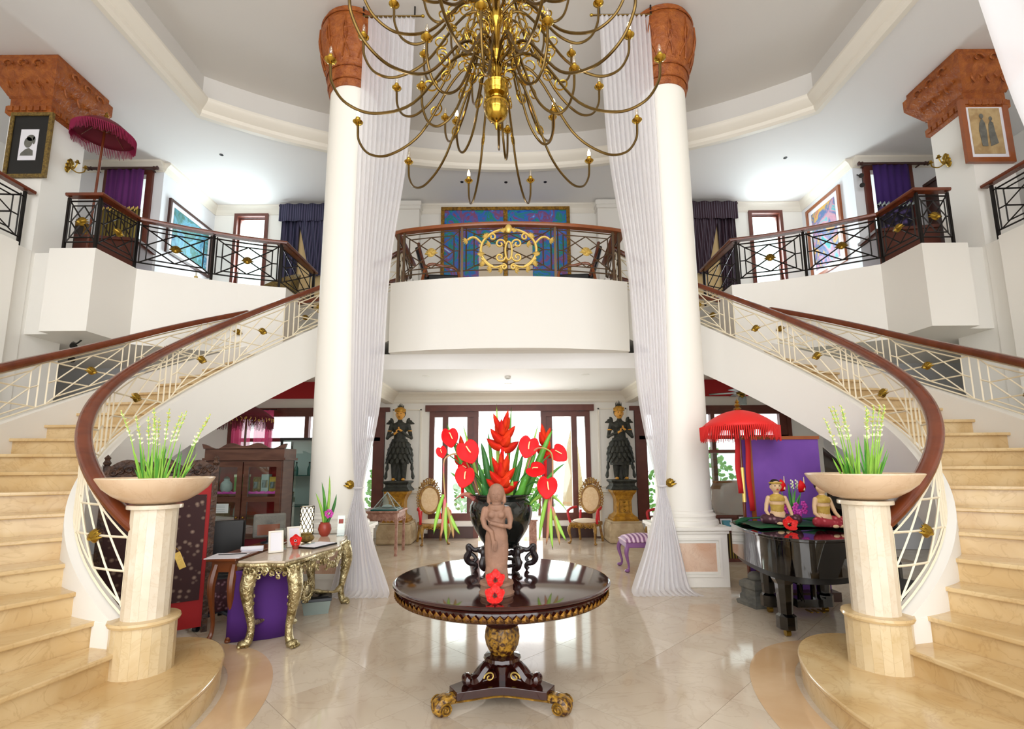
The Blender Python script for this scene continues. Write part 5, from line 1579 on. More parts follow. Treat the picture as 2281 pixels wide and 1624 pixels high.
MB().tube([(-.5, 0, 1.36), (.5, 0, 1.36)], .012, 6).build('rod', 'iron_black', t)
# ================================================================== guardian statues by the door
def guardian(s, label, female):
    x = s * 2.3; y = 10.15
    sd = 'left' if s < 0 else 'right'
    t = thing('rough_stone', 'tan stone block under the gold plinth %s of the door' % sd, 'block', (x, y, 0), group='stone bases')
    MB().lathe([(.47, 0), (.5, .03), (.48, .1), (.49, .25), (.45, .36), (.42, .4)], 4, a0=PI / 4).build('block', 'stone_tan', t, smooth=False, bevel=.03)
    MB().lathe([(.44, .4), (.43, .42)], 4, a0=PI / 4).build('top_slab', 'stone_tan', t, smooth=False)
    t = thing('gold_plinth', 'gold carved plinth under the dark statue %s of the door' % sd, 'plinth', (x, y, .42), group='gold plinths')
    MB().lathe([(.36, 0), (.37, .03), (.34, .05), (.34, .08), (.29, .1), (.24, .13), (.22, .16), (.215, .4), (.23, .43), (.26, .5), (.33, .57), (.34, .61)], 4, a0=PI / 4).build('body', 'statue_gold', t, smooth=False)
    mb = MB()
    for k in range(3): mb.ell((0, -.155, .2 + .085 * k), (.03, .015, .025), 10, 6)
    stuff(mb.build('bosses', 'gilt_dark', t)); mb = MB(); frame_rect(mb, -.1, .1, .15, .42, -.165, -.15, .012); mb.build('panel_rim', 'gilt_dark', t, smooth=False)
    t = thing('guardian_statue', label, 'statue', (x, y, 1.03), group='guardian statues')
    MB().lathe([(.38, 0), (.39, .02), (.36, .05), (.34, .07), (.31, .09), (.31, .13), (.35, .16), (.37, .18), (.36, .2), (.2, .205)], 4, a0=PI / 4).build('dark_base', 'statue_dark', t, smooth=False)
    mb = MB(); z0 = .2
    for q in (-1, 1):
        limb(mb, [(q * .1, 0, z0 + .06), (q * .1, .0, z0 + .2), (q * .09, 0, z0 + .4), (q * .08, 0, z0 + .75)], [.05, .062, .085, .1])
    rows = []
    for z, rx, ry in ((.62, .2, .14), (.78, .17, .13), (.88, .125, .1), (.96, .12, .095), (1.05, .15, .1), (1.14, .17, .1), (1.19, .12, .08), (1.23, .05, .05), (1.28, .045, .045)):
        rows.append([(rx * math.cos(2 * PI * i / 18), ry * math.sin(2 * PI * i / 18), z0 + z) for i in range(18)])
    mb.loft(rows)
    if female:
        for q in (-1, 1): mb.ell((q * .06, -.085, z0 + 1.09), (.05, .04, .045), 10, 8)
    for q in (-1, 1):
        limb(mb, [(q * .165, 0, z0 + 1.16), (q * .21, .0, z0 + 1.02), (q * .25, -.03, z0 + .88), (q * .17, -.12, z0 + .93), (q * .07, -.17, z0 + .99 + .03 * q)], [.052, .045, .038, .035, .028])
    limb(mb, [(0, .0, z0 + .02), (0, .02, z0 + .35)], [.05, .04])
    mb.build('body', 'statue_dark', t, remesh=.014)
    for q in (-1, 1):
        h = MB(); limb(h, [(q * .08, -.165, z0 + .985 + .03 * q), (q * .04, -.19, z0 + 1.01 + .03 * q)], [.026, .022], 8); ho = h.build('hand', 'face_gold', t, remesh=.006)
        for k in range(5):
            f_ = MB(); b = Vector((q * .03, -.195, z0 + 1.01 + .03 * q)); d = Vector((-q * .3 + .16 * (k - 2) * q, -.3, 1 if k else .2)).normalized()
            limb(f_, [b, b + d * .035, b + d * (.06 if k else .045) + Vector((0, .008, 0))], [.008, .007, .005], 6); f_.build('finger', 'face_gold', ho)
        ft = MB(); ft.ell((q * .1, -.05, z0 + .03), (.04, .085, .03), 10, 6); ft.build('foot', 'face_gold', t)
        MB().tube([(q * (.21 + .04 * math.cos(a)), .04 * math.sin(a), z0 + 1.03) for a in [2 * PI * i / 14 for i in range(14)]], .012, 5, closed=True).build('armlet', 'face_gold', t)
        for k in range(3): blade((q * .15, 0, z0 + 1.18), (q * (.2 + .05 * k), .02 * k, z0 + 1.3 - .06 * k), .06, bow=.02).build('shoulder_flare', 'statue_dark', t, solid=.012)
        P = spline([(q * .16, .05, z0 + .8), (q * .24, .06, z0 + .6), (q * .25, .05, z0 + .35), (q * .29, .04, z0 + .03)], 6)
        MB().tube(P, [.02 + .01 * (i % 3) for i in range(len(P))], 6).build('sash', 'statue_dark', t)
    # skirt of overlapping leaves
    sk = MB().lathe([(.16, z0 + .86), (.19, z0 + .75), (.235, z0 + .58), (.25 if not female else .24, z0 + .46), (.2 if not female else .22, z0 + .44 if not female else z0 + .3)], 28, sy=.72).build('skirt', 'statue_dark', t)
    for j, (z, rr) in enumerate(((.8, .19), (.68, .225), (.56, .25), (.48, .255))):
        mb = MB()
        for k in range(14):
            a = 2 * PI * k / 14 + j * .22; c_, s_ = math.cos(a), math.sin(a)
            q = blade((rr * .9 * c_, rr * .65 * s_, z0 + z), (rr * 1.12 * c_, rr * .82 * s_, z0 + z - .14), .09, n=5, facing=(c_, s_, 0)); mb.add(q.v, q.f)
        stuff(mb.build('skirt_leaves', 'statue_dark', sk, solid=.01))
    # head
    mb = MB(); mb.ell((0, -.01, z0 + 1.375), (.085, .095, .115), 18, 12); limb(mb, [(0, 0, z0 + 1.22), (0, 0, z0 + 1.3)], [.045, .045]); mb.ell((0, -.105, z0 + 1.365), (.014, .018, .03), 8, 6)
    for q in (-1, 1): mb.ell((q * .086, 0, z0 + 1.37), (.014, .025, .04), 8, 6)
    hd = mb.build('head', 'face_gold', t, remesh=.007)
    for q in (-1, 1): MB().ell((q * .034, -.094, z0 + 1.39), (.017, .008, .007), 8, 5).build('eye', 'hair', hd)
    MB().ell((0, -.1, z0 + 1.315), (.025, .008, .008), 8, 5).build('mouth', 'teak_dark', hd)
    MB().lathe([(.098, z0 + 1.42), (.105, z0 + 1.45), (.09, z0 + 1.5), (.05, z0 + 1.53)], 20).build('crown', 'statue_gold', hd)
    for k in range(9):
        a = 2 * PI * k / 9; MB().tube([(.095 * math.cos(a), .095 * math.sin(a), z0 + 1.43), (.11 * math.cos(a), .11 * math.sin(a), z0 + 1.5)], [.02, .003], 6).build('crown_leaf', 'statue_gold', hd)
    MB().ell((0, .09, z0 + 1.42), (.1, .04, .13), 12, 8).build('headdress_wing', 'statue_dark', hd)
    for k in range(5):
        a = (k - 2) * .35; MB().tube([(.04 * (k - 2) * .6, .02, z0 + 1.5), (.03 * (k - 2), .03, z0 + 1.58 + .02 * (2 - abs(k - 2)) + (.03 if female else 0))], [.022, .004], 6).build('crown_spike', 'statue_dark', hd)


guardian(-1, 'dark statue of a male dancer with golden face left of the door', False)
guardian(1, 'dark statue of a female dancer with golden face right of the door', True)


# ------------------------------------------------------------------ carved armchairs
def armchair():
    t = thing('armchair', 'x', 'chair', group='carved armchairs')
    for sx in (-1, 1):
        mb = MB(); cabriole(mb, sx * .25, -.22, .36, .032, (sx * .5, -1), .034); mb.build('leg', 'chair_carved', t)
        mb = MB().tube(spline([(sx * .22, .2, .38), (sx * .23, .23, .2), (sx * .24, .3, .01)], 5), .026, 8); mb.build('leg', 'chair_carved', t)
        P = spline([(sx * .26, .17, .68), (sx * .3, .0, .67), (sx * .3, -.14, .65), (sx * .31, -.2, .61), (sx * .29, -.2, .5), (sx * .28, -.15, .4)], 5)
        MB().tube(P, .026, 8).build('armrest', 'chair_red', t)
    sr = MB().lathe([(.35, .33), (.37, .34), (.37, .4), (.35, .41)], 4, a0=PI / 4, sy=.92).build('seat_rail', 'chair_carved', t, smooth=False)
    mb = MB()
    for k in range(9):
        x = -.22 + .44 * k / 8; q = .03; mb.tube([(x + q * (1 - .04 * i) * math.cos(i * .5 + k), -.25, .34 - .01 * (k % 2) + q * (1 - .04 * i) * math.sin(i * .5 + k)) for i in range(14)], .009, 5)
    stuff(mb.build('rail_carving', 'gilt_dark', sr))
    MB().ell((0, -.01, .42), (.27, .25, .055), 20, 8).build('seat_cushion', 'seat_cream', t)
    # oval back with openwork border
    m = Matrix.Translation((0, .22, 0)) @ Matrix.Rotation(-.12, 4, 'X')
    fr = MB(); fr.tube([(.2 * math.cos(2 * PI * i / 36), 0, .84 + .27 * math.sin(2 * PI * i / 36)) for i in range(36)], .03, 8, closed=True); b = fr.xf(m).build('back_frame', 'chair_carved', t)
    MB().ell((0, -.01, .84), (.19, .03, .255), 24, 10).xf(m).build('back_pad', 'upholstery', t)
    mb = MB()
    for k in range(26):
        a = -.5 + (PI + 1.0) * k / 25; e = .035 + .06 * math.exp(-((a - PI / 2) / .5) ** 2)
        c = Vector(((.225 + e * .5) * math.cos(a), 0, .85 + (.3 + e) * math.sin(a))); q = .03 + .012 * math.exp(-((a - PI / 2) / .5) ** 2)
        mb.tube([(c.x + q * (1 - .035 * i) * math.cos(i * .5 + a), 0, c.z + q * (1 - .035 * i) * math.sin(i * .5 + a)) for i in range(14)], .01, 5)
    stuff(mb.xf(m).build('back_carving', 'chair_carved', b))
    for k in range(7):
        a = PI / 2 + (k - 3) * .22; MB().tube([(.2 * math.cos(a), 0, .86 + .3 * math.sin(a)), (.29 * math.cos(a), 0, .87 + .42 * math.sin(a))], [.025, .01], 6).xf(m).build('crest_leaf', 'chair_carved', b)
    for sx in (-1, 1): MB().tube([(sx * .2, .2, .4), (sx * .19, .22, .62)], .026, 8).build('back_post', 'chair_red', t)
    return t


a0_ = armchair()
place(a0_, (-1.56, 10.0, 0), R(22), 'carved armchair with oval back left of the door', first=True)
place(a0_, (1.52, 9.98, 0), R(-28), 'carved armchair with oval back right of the door')
place(a0_, (2.95, 9.45, 0), R(-75), 'carved armchair mostly hidden behind the right sheer curtain')

# side table with glass pyramid
t = thing('side_table', 'carved reddish side table under the glass pyramid', 'table', (-2.28, 8.95, 0))
MB().bx(-.36, .36, -.36, .36, .73, .765).build('tabletop', 'table_carved', t, smooth=False, bevel=.008)
ap = MB().bx(-.32, .32, -.32, .32, .6, .73).build('apron', 'table_carved', t, smooth=False)
for ry in range(4):
    mb = MB()
    for k in range(8):
        x = -.27 + .54 * k / 7; mb.tube([(x + .035 * (1 - .04 * i) * math.cos(i * .5 + k), -.33, .61 + .035 * (1 - .04 * i) * math.sin(i * .5 + k)) for i in range(14)], .008, 5)
    stuff(mb.xf(Matrix.Rotation(ry * PI / 2, 4, 'Z')).build('apron_carving', 'table_carved', ap))
for sx in (-1, 1):
    for sy in (-1, 1): MB().lathe([(.035, .6), (.04, .55), (.026, .5), (.03, .2), (.038, .12), (.028, .06), (.036, .0)], 4, a0=PI / 4, c=(sx * .3, sy * .3, 0)).build('leg', 'table_carved', t, smooth=False)
t = thing('glass_pyramid', 'clear glass pyramid with metal edges on the carved side table', 'ornament', (-2.2, 8.85, .765))
C4 = [(-.2, -.2, .03), (.2, -.2, .03), (.2, .2, .03), (-.2, .2, .03)]; ap_ = (0, 0, .31)
for k in range(4):
    a, b = C4[k], C4[(k + 1) % 4]; MB().add([a, b, ap_], [(0, 1, 2)]).build('pane', 'glass', t, smooth=False); MB().tube([a, ap_], .007, 5).build('edge', 'grey_shade', t); MB().tube([a, b], .007, 5).build('edge', 'grey_shade', t)
MB().bx(-.23, .23, -.23, .23, 0, .025).build('tray', 'teal_glass', t, smooth=False)
MB().ell((0, 0, .06), (.09, .09, .035), 14, 6).build('ornament_core', 'grey_shade', t)
t = thing('wooden_stand', 'narrow brown wooden stand in the doorway behind the black jar', 'stand', (.42, 9.35, 0))
MB().bx(-.07, .07, -.07, .07, .0, .5).build('post', 'table_carved', t, smooth=False); MB().bx(-.09, .09, -.09, .09, .5, .53).build('top', 'table_carved', t, smooth=False)

# ottoman
t = thing('ottoman', 'lilac painted footstool with striped cushion beside the right column', 'stool', (1.98, 7.52, 0))
MB().bx(-.3, .3, -.25, .25, .34, .42).build('frame', 'lilac_paint', t, smooth=False, bevel=.01)
mb = MB()
rows = [[(-.31 + .62 * i / 12, -.26 + .52 * j / 10, .42 + .09 * (math.sin(PI * i / 12) * math.sin(PI * j / 10)) ** .35) for i in range(13)] for j in range(11)]
mb.grid(rows).build('cushion', 'lilac_fabric', t, solid=.01)
for sx in (-1, 1):
    for sy in (-1, 1): mb = MB(); cabriole(mb, sx * .27, sy * .22, .38, .03, (sx, sy), .04); mb.build('leg', 'lilac_paint', t)

# ================================================================== right: piano corner
PT = .90
outl = spline([(2.46, 5.55, 0), (2.38, 5.2, 0), (2.34, 4.8, 0), (2.36, 4.5, 0), (2.5, 4.3, 0), (2.72, 4.26, 0), (3.0, 4.36, 0), (3.3, 4.6, 0), (3.5, 4.78, 0)], 6)
pp = [(p_.x, p_.y) for p_ in outl] + [(3.56, 5.0), (3.56, 5.6)]
t = thing('grand_piano', 'black lacquered grand piano in front of the right staircase', 'piano', (2.9, 4.9, 0))
MB().prism(pp, .58, PT - .03).build('case', 'piano_black', t, smooth=True, ang=.5, world=True)
cx, cy = 2.95, 4.95
MB().prism([(cx + (a - cx) * 1.02, cy + (b - cy) * 1.02) for a, b in pp], PT - .03, PT).build('lid', 'piano_black', t, smooth=True, ang=.5, world=True, bevel=.006)
MB().prism([(cx + (a - cx) * .93, cy + (b - cy) * .93) for a, b in pp], .52, .58).build('bottom_board', 'black', t, smooth=True, ang=.5, world=True)
for lx, ly in ((2.5, 4.64), (3.3, 5.35), (2.72, 5.35)):
    lg = MB().lathe([(.105, .56), (.1, .5), (.075, .46), (.06, .2), (.085, .18), (.085, .07), (.06, .06)], 8, a0=PI / 8, c=(lx, ly, 0)).build('leg', 'piano_black', t, smooth=False, world=True)
    MB().tube([(lx - .02, ly, .03), (lx + .02, ly, .03)], .03, 12).build('caster', 'old_brass', lg, world=True)
ly_ = MB()
ly_.tube([(3.02, 5.3, .55), (3.02, 5.3, .12)], .03, 8); ly_.tube([(3.16, 5.3, .55), (3.16, 5.3, .12)], .03, 8); ly_.bx(2.94, 3.24, 5.22, 5.38, .08, .16); ly_.bx(2.97, 3.2, 5.25, 5.35, .3, .33)
lo_ = ly_.build('pedal_lyre', 'piano_black', t, smooth=False, world=True)
for k in range(3): MB().box((3.03 + .06 * k, 5.18, .06), (.022, .1, .012)).build('pedal', 'old_brass', lo_, smooth=False, world=True)
MB().tube([(2.8, 4.95, .55), (3.0, 5.2, .14)], .006, 5).build('brace_rod', 'iron_black', t, world=True)
ld = [(3.40, 5.3, PT), (3.40, 5.3, 1.72), (3.52, 5.12, 1.5), (3.72, 4.82, 1.14), (3.74, 4.8, PT)]
m_ = MB().add(ld + [(x + .02, y + .02, z) for x, y, z in ld], [(0, 1, 2, 3, 4), (9, 8, 7, 6, 5)] + [(i, (i + 1) % 5, 5 + (i + 1) % 5, 5 + i) for i in range(5)])
m_.build('raised_lid', 'piano_black', t, smooth=False, world=True)
t = thing('piano_bench', 'black padded bench behind the right pedestal', 'bench', (3.42, 4.42, 0), R(35))
MB().bx(-.25, .25, -.12, .12, .42, .5).build('seat', 'black', t, smooth=False, bevel=.02); MB().bx(-.24, .24, -.11, .11, .36, .42).build('frame', 'piano_black', t, smooth=False)
for sx in (-1, 1):
    for sy in (-1, 1): MB().lathe([(.025, .38), (.018, 0)], 8, c=(sx * .21, sy * .09, 0)).build('leg', 'piano_black', t)
t = thing('loudspeaker', 'grey loudspeaker box seen through the right balustrade', 'speaker', (3.72, 4.98, 0), R(45))
MB().bx(-.1, .1, -.1, .1, 0, .62).build('cabinet', 'stone_grey', t, smooth=False, bevel=.01); MB().bx(-.085, .085, -.106, -.1, .05, .57).build('grille', 'plastic_dark', t, smooth=False)

# purple panel
t = thing('purple_partition', 'large purple panel with brown edging standing behind the grand piano', 'panel', (3.25, 5.86, 0))
MB().bx(-.42, .46, 0, .03, .1, 1.83).build('panel', 'purple_panel', t, smooth=False)
MB().bx(-.45, .47, -.015, .045, 1.83, 1.87).build('top_rail', 'rail_wood_light', t, smooth=False); MB().bx(-.40, -.35, -.015, .0, .1, 1.83).build('edge_strip', 'rail_wood_light', t, smooth=False)
MB().bx(-.47, -.42, -.012, .042, .1, 1.83).build('side_cloth', 'purple_panel', t, smooth=False); MB().bx(-.47, .47, -.15, .2, 0, .1).build('foot', 'dark_wood', t, smooth=False)

# green cloth on the lid
t = thing('green_cloth', 'dark green satin cloth draped over the piano lid', 'cloth', (2.95, 5.05, PT))
rows = []
for j in range(13):
    v = j / 12; row = []
    for i in range(25):
        u = i / 24; x = -.5 + 1.0 * u; y = .45 - .62 * v + .12 * math.sin(u * PI) * v
        row.append((x, y, .012 + .018 * abs(math.sin(u * 9 + v * 4)) * (.4 + .6 * math.sin(PI * v))))
    rows.append(row)
MB().grid(rows).build('drape', 'green_cloth', t, solid=.004)
P = spline([(-.52, .3, .02), (-.3, .36, .06), (0, .2, .07), (.3, .1, .06), (.52, -.2, .03)], 6)
MB().tube(P, [.02 + .012 * math.sin(i * .8) for i in range(len(P))], 8).build('gathered_edge', 'green_cloth', t)


def doll(loc, rz, label, legs, tilt):
    t = thing('seated_doll', label, 'figurine', loc, rz, 'painted seated dolls')
    mb = MB(); rows = []
    for z, rx, ry in ((.03, .075, .06), (.08, .07, .05), (.13, .05, .04), (.18, .06, .042), (.225, .07, .04), (.245, .04, .03), (.265, .022, .022), (.285, .022, .022)):
        rows.append([(rx * math.cos(2 * PI * i / 16), ry * math.sin(2 * PI * i / 16), z) for i in range(16)])
    mb.loft(rows)
    for q in (-1, 1): limb(mb, [(q * .068, 0, .228), (q * .088, -.005, .17), (q * .1, -.02, .115), (q * .095, -.06, .085)], [.02, .018, .016, .013], 8)
    mb.ell((0, -.004, .325), (.043, .045, .055), 14, 10); mb.ell((0, -.05, .32), (.006, .008, .012), 8, 5)
    for q in (-1, 1): mb.ell((q * .044, .0, .322), (.007, .012, .018), 8, 5)
    b = mb.build('body', 'skin_paint', t, remesh=.005)
    for q in (-1, 1):
        MB().ell((q * .017, -.043, .333), (.008, .004, .004), 8, 5).build('eye', 'hair', b)
        for k in range(5):
            f_ = MB(); o = Vector((q * .095, -.068, .082)); d = Vector(((k - 2) * .18, -1 if k else -.2, -.25)).normalized(); l_ = (.014, .022, .025, .023, .018)[k]
            limb(f_, [o, o + d * l_ * .6, o + d * l_ + Vector((0, 0, -.004))], [.004, .0037, .003], 5); f_.build('finger', 'skin_paint', b)
    MB().ell((0, -.046, .3), (.011, .004, .004), 8, 5).build('mouth', 'red_cloth', b)
    MB().ell((0, .012, .345), (.047, .044, .047), 14, 8).build('hair', 'hair', b)
    MB().tube([(.047 * math.cos(a), .046 * math.sin(a) - .003, .358) for a in [2 * PI * i / 20 for i in range(20)]], .008, 6, closed=True).build('headband', 'gold_cloth', t)
    t.scale = (1.18, 1.18, 1.18)
    MB().lathe([(.03, .262), (.062, .24), (.07, .215), (.066, .2)], 20, sy=.75).build('collar', 'gold_cloth', t); MB().lathe([(.056, .1), (.054, .14), (.062, .17)], 20, sy=.8).build('sash', 'gold_cloth', t)
    mb = MB()
    for q in (-1, 1): limb(mb, [(q * .04, 0, .045), (q * .13, -.07, .05), (-q * .01, -.13, .035)], [.05, .042, .03], 10)
    mb.build('trousers', legs, t, remesh=.008)
    for q in (-1, 1): MB().ell((-q * .03, -.145, .02), (.03, .016, .014), 10, 6).build('foot', 'skin_paint', t)
    return t


d_ = doll((2.80, 5.2, PT + .02), R(-10), 'painted seated doll with dark patterned trousers on the piano', 'batik_dark', 0)
d_ = doll((3.12, 4.95, PT + .02), R(12), 'painted seated doll with red patterned trousers on the piano', 'batik_red', 0)
hibiscus((2.70, 4.82, PT + .02), 'red hibiscus flower lying on the piano lid', 1.25, (-.1, -1, .5))
t = thing('orchid_arrangement', 'purple orchids with red and white blooms between the two dolls', 'flower arrangement', (3.0, 5.28, PT + .02))
MB().lathe([(.05, 0), (.07, .04), (.06, .08), (.05, .075), (0, .02)], 18).build('pot', 'maroon', t)
rnd = random.Random(5)
for k in range(16):
    c = Vector((rnd.uniform(-.13, .12), -.05 + rnd.uniform(-.05, .04), .1 + rnd.uniform(0, .11))); mb = MB()
    for j in range(5):
        b = 2 * PI * j / 5 + k; mb.ell((c.x + .018 * math.cos(b), c.y, c.z + .018 * math.sin(b)), (.014, .006, .014), 6, 4)
    stuff(mb.build('orchid', 'magenta', t))
for tip, w, mt in (((-.02, 0, .42), .03, 'green_dark'), ((.05, .01, .34), .025, 'green'), ((.1, 0, .3), .03, 'green_dark')): blade((0, 0, .06), tip, w, bow=.01).build('leaf', mt, t, solid=.002)
for x, z in ((-.1, .34), (.11, .33)):
    MB().tube([(0, 0, .06), (x * .7, 0, z * .6), (x, 0, z)], .004, 5).build('stem', 'green', t)
    blade((x, -.01, z - .01), (x - .01, -.02, z + .12), .07, bow=.02, bdir=(0, -1, 0), blunt=.3).build('red_spathe', 'red_flower', t, solid=.002)
    MB().tube([(x + .02, -.03, z + .01), (x + .025, -.03, z + .15)], [.009, .003], 6).build('spadix', 'spadix', t)
for x in (.03, .08):
    MB().tube([(0, 0, .06), (x, .01, .42)], .003, 5).build('stem', 'green', t); mb = MB()
    for k in range(8): mb.ell((x + .01 * math.cos(k * 2.2), .01 + .01 * math.sin(k * 2.2), .36 + .012 * k), (.009, .009, .011), 6, 4)
    stuff(mb.build('white_buds', 'petal_white', t))
t = thing('stone_plinth', 'small stepped grey stone carving on the floor under the piano', 'carving', (2.72, 5.62, 0), R(15))
MB().lathe([(.2, 0), (.21, .04), (.17, .06), (.17, .1), (.15, .12), (.15, .17), (.17, .19), (.17, .24), (.12, .27)], 4, a0=PI / 4).build('body', 'stone_grey', t, smooth=False); MB().ell((0, 0, .3), (.08, .08, .06), 12, 8).build('top_boss', 'stone_grey', t)

# cabinet with carved chest and framed photos, ceiling fan
t = thing('glass_cabinet', 'wooden glazed cabinet behind the red umbrella, right of the column', 'cabinet', (3.75, 8.2, 0))
mb = MB()
for x in (-.55, .55):
    for y in (-.22, .22): mb.bx(x - .025, x + .025, y - .025, y + .025, 0, 1.75)
for z in (.0, .45, .68, 1.72): mb.bx(-.55, .55, -.22, .22, z, z + .05)
mb.build('frame', 'frame_wood', t, smooth=False)
MB().bx(-.52, .52, -.21, .21, .05, .45).build('drawer_front', 'stripe_cloth', t, smooth=False)
MB().bx(-.53, .53, -.235, -.23, .73, 1.72).build('pane', 'glass', t, smooth=False); MB().bx(-.53, .53, .2, .21, .73, 1.1).build('back_panel', 'dark_wood', t, smooth=False)
t = thing('wooden_drum', 'large reddish brown carved drum inside the glazed cabinet', 'drum', (3.7, 8.2, .73))
MB().lathe([(.3, 0), (.36, .12), (.38, .28), (.36, .42), (.31, .52)], 28, sy=.5).build('body', 'desk_wood', t); MB().lathe([(.32, .5), (.33, .53), (0, .54)], 28, sy=.5).build('drum_head', 'teak_carved', t)
photo_frame((3.45, 7.93, .50), R(0), .22, .19, 'small framed blue photo on the left of the glazed cabinet shelf', 'dark_wood', 'canvas_teal', 'photos in the glazed cabinet', lean=-.3, mount=('paper', (.025, .025)))
photo_frame((3.78, 7.93, .50), R(0), .26, .22, 'larger framed blue photo on the glazed cabinet shelf', 'dark_wood', 'canvas_teal', 'photos in the glazed cabinet', lean=-.3, mount=('paper', (.03, .03)))
t = thing('ceiling_fan', 'ceiling fan with dark blades and frosted lamp shades behind the right stair', 'fan', (4.6, 9.5, 3.4))
MB().tube([(0, 0, 0), (0, 0, -.4)], .015, 8).build('rod', 'old_brass', t); MB().lathe([(.04, -.4), (.1, -.42), (.1, -.5), (.05, -.53), (.04, -.58)], 20).build('motor', 'old_brass', t)
for k in range(5):
    a = 2 * PI * k / 5 + .1; MB().bx(.1, .6, -.06, .06, -.47, -.462).xf(Matrix.Rotation(a, 4, 'Z') @ Matrix.Rotation(.1, 4, 'X')).build('fan_blade', 'dark_wood', t, smooth=False)
for k in range(4):
    a = 2 * PI * k / 4 + .4; MB().lathe([(.02, 0), (.035, -.03), (.06, -.1), (.075, -.13)], 16).xf(Matrix.Translation((.07 * math.cos(a), .07 * math.sin(a), -.56)) @ Matrix.Rotation(.5, 4, (-math.sin(a), math.cos(a), 0)) @ Matrix.Rotation(PI * 0, 4, 'X')).build('lamp_shade', 'grey_shade', t, solid=.004)
photo_frame((6.6, 8.97, 2.35), 0, .7, .55, 'gold framed picture on the lower wall behind the right stair rail', 'gilt_dark', 'canvas_dark', lean=0, bw=.04, depth=.03, mount=('paper', (.12, .1)))

# outside the door
t = thing('folded_parasol', 'folded beige parasol outside the right door pane', 'umbrella', (1.55, 12.1, 0))
MB().lathe([(.22, .55), (.24, .6), (.2, 1.2), (.12, 2.0), (.03, 2.4)], 16, lobes=8, amp=.12).build('cloth', 'cloth_beige', t); MB().tube([(0, 0, 0), (0, 0, 2.5)], .02, 8).build('pole', 'desk_wood', t)
for k, (x, y, r_, h) in enumerate(((-3.3, 13.6, .75, 1.5), (-5.3, 13.8, .9, 1.8), (-1.2, 14.8, .5, 1.6), (3.3, 13.6, .8, 1.6), (5.3, 13.6, .9, 1.9), (.9, 15.2, .5, 1.4))):
    t = thing('shrub', 'green shrub outside, %s' % ('left window, nearer the door', 'left window, far from the door', 'seen through the left door pane', 'right window, nearer the door', 'right window, far from the door', 'seen through the open doorway')[k], 'shrub', (x, y, 0), group='shrubs outside')
    rnd = random.Random(k); mb = MB()
    for i in range(260):
        a = rnd.uniform(0, 6.28); z = rnd.uniform(.1, 1) * h; rr = r_ * math.sqrt(max(0, 1 - (z / h - .45) ** 2 * 2.6)) * rnd.uniform(.6, 1)
        c = Vector((rr * math.cos(a), rr * math.sin(a), z)); d = Vector((rnd.uniform(-1, 1), rnd.uniform(-1, 1), rnd.uniform(-.3, 1))) * .16
        q = blade(c, c + d, .09, n=3); mb.add(q.v, q.f)
    stuff(mb.build('foliage', 'hedge', t)); MB().tube([(0, 0, 0), (.02, 0, h * .6)], [.05, .02], 7).build('trunk', 'desk_wood', t)

# ================================================================== upper floor
# framed pictures on the piers
t = photo_frame((-7.03, 6.545, 5.72), 0, .62, 1.03, 'black matted portrait drawing in a brass frame on the left pier', 'basket', 'paper', lean=0, bw=.05, depth=.04, cat='picture', mount=('black', (.13, .22)))
def flat_print(t, shapes, y, mt):
    for nm, pts in shapes:
        mb = MB().prism(pts, 0, .002); mb.v = [(x, y - z, yy) for x, yy, z in mb.v]; mb.build(nm, mt, t, smooth=False)
def oval(cx, cy, rx, ry, n=20): return [(cx + rx * math.cos(2 * PI * i / n), cy + ry * math.sin(2 * PI * i / n)) for i in range(n)]
flat_print(t, [('drawn_head', oval(.0, .55, .06, .085)), ('drawn_hair', oval(.03, .62, .06, .05)), ('drawn_hair_knot', oval(.08, .58, .02, .06)), ('drawn_shoulders', [(-.1, .34), (.09, .34), (.08, .42), (.02, .46), (-.03, .44), (-.09, .38)])], -.032, 'stone_grey')
t = photo_frame((7.03, 6.545, 5.86), 0, .70, 1.0, 'sepia drawing of two dancers in a brown frame on the right pier', 'rail_wood_light', 'canvas_sepia', lean=0, bw=.075, depth=.05, cat='picture', mount=('paper', (.05, .06)))
flat_print(t, [('drawn_dancer', [(-.1, .25), (-.02, .25), (-.01, .5), (-.02, .62), (-.06, .7), (-.1, .62), (-.12, .5)]), ('drawn_head', oval(-.06, .73, .03, .04)), ('drawn_dancer', [(.02, .25), (.14, .3), (.11, .5), (.1, .62), (.06, .66), (.03, .6), (.02, .5)]), ('drawn_head', oval(.07, .69, .025, .035))], -.042, 'stone_grey')


def sconce(s, label):
    t = thing('wall_sconce', label, 'sconce', (s * 6.775, 6.9, 6.15), group='brass sconces'); q = -s
    mb = MB()
    for k in range(10):
        a = k * .63; mb.ell((q * .015, .05 * math.cos(a) * (1 - k * .04), .09 * math.sin(a * 1.3)), (.018, .035, .04), 8, 5)
    stuff(mb.build('back_plate', 'old_brass', t))
    for y in (-.06, .08):
        P = spline([(q * .02, 0, -.02), (q * .1, y * .6, -.08), (q * .17, y, -.05), (q * .19, y, .0)], 5); a = MB().tube(P, .009, 6).build('arm', 'old_brass', t)
        MB().lathe([(.01, 0), (.035, .012), (.02, .02), (.016, .05), (0, .055)], 12, c=(q * .19, y, 0)).build('candle_cup', 'old_brass', a)


sconce(-1, 'brass two-armed wall sconce on the left pier'); sconce(1, 'brass two-armed wall sconce on the right pier')


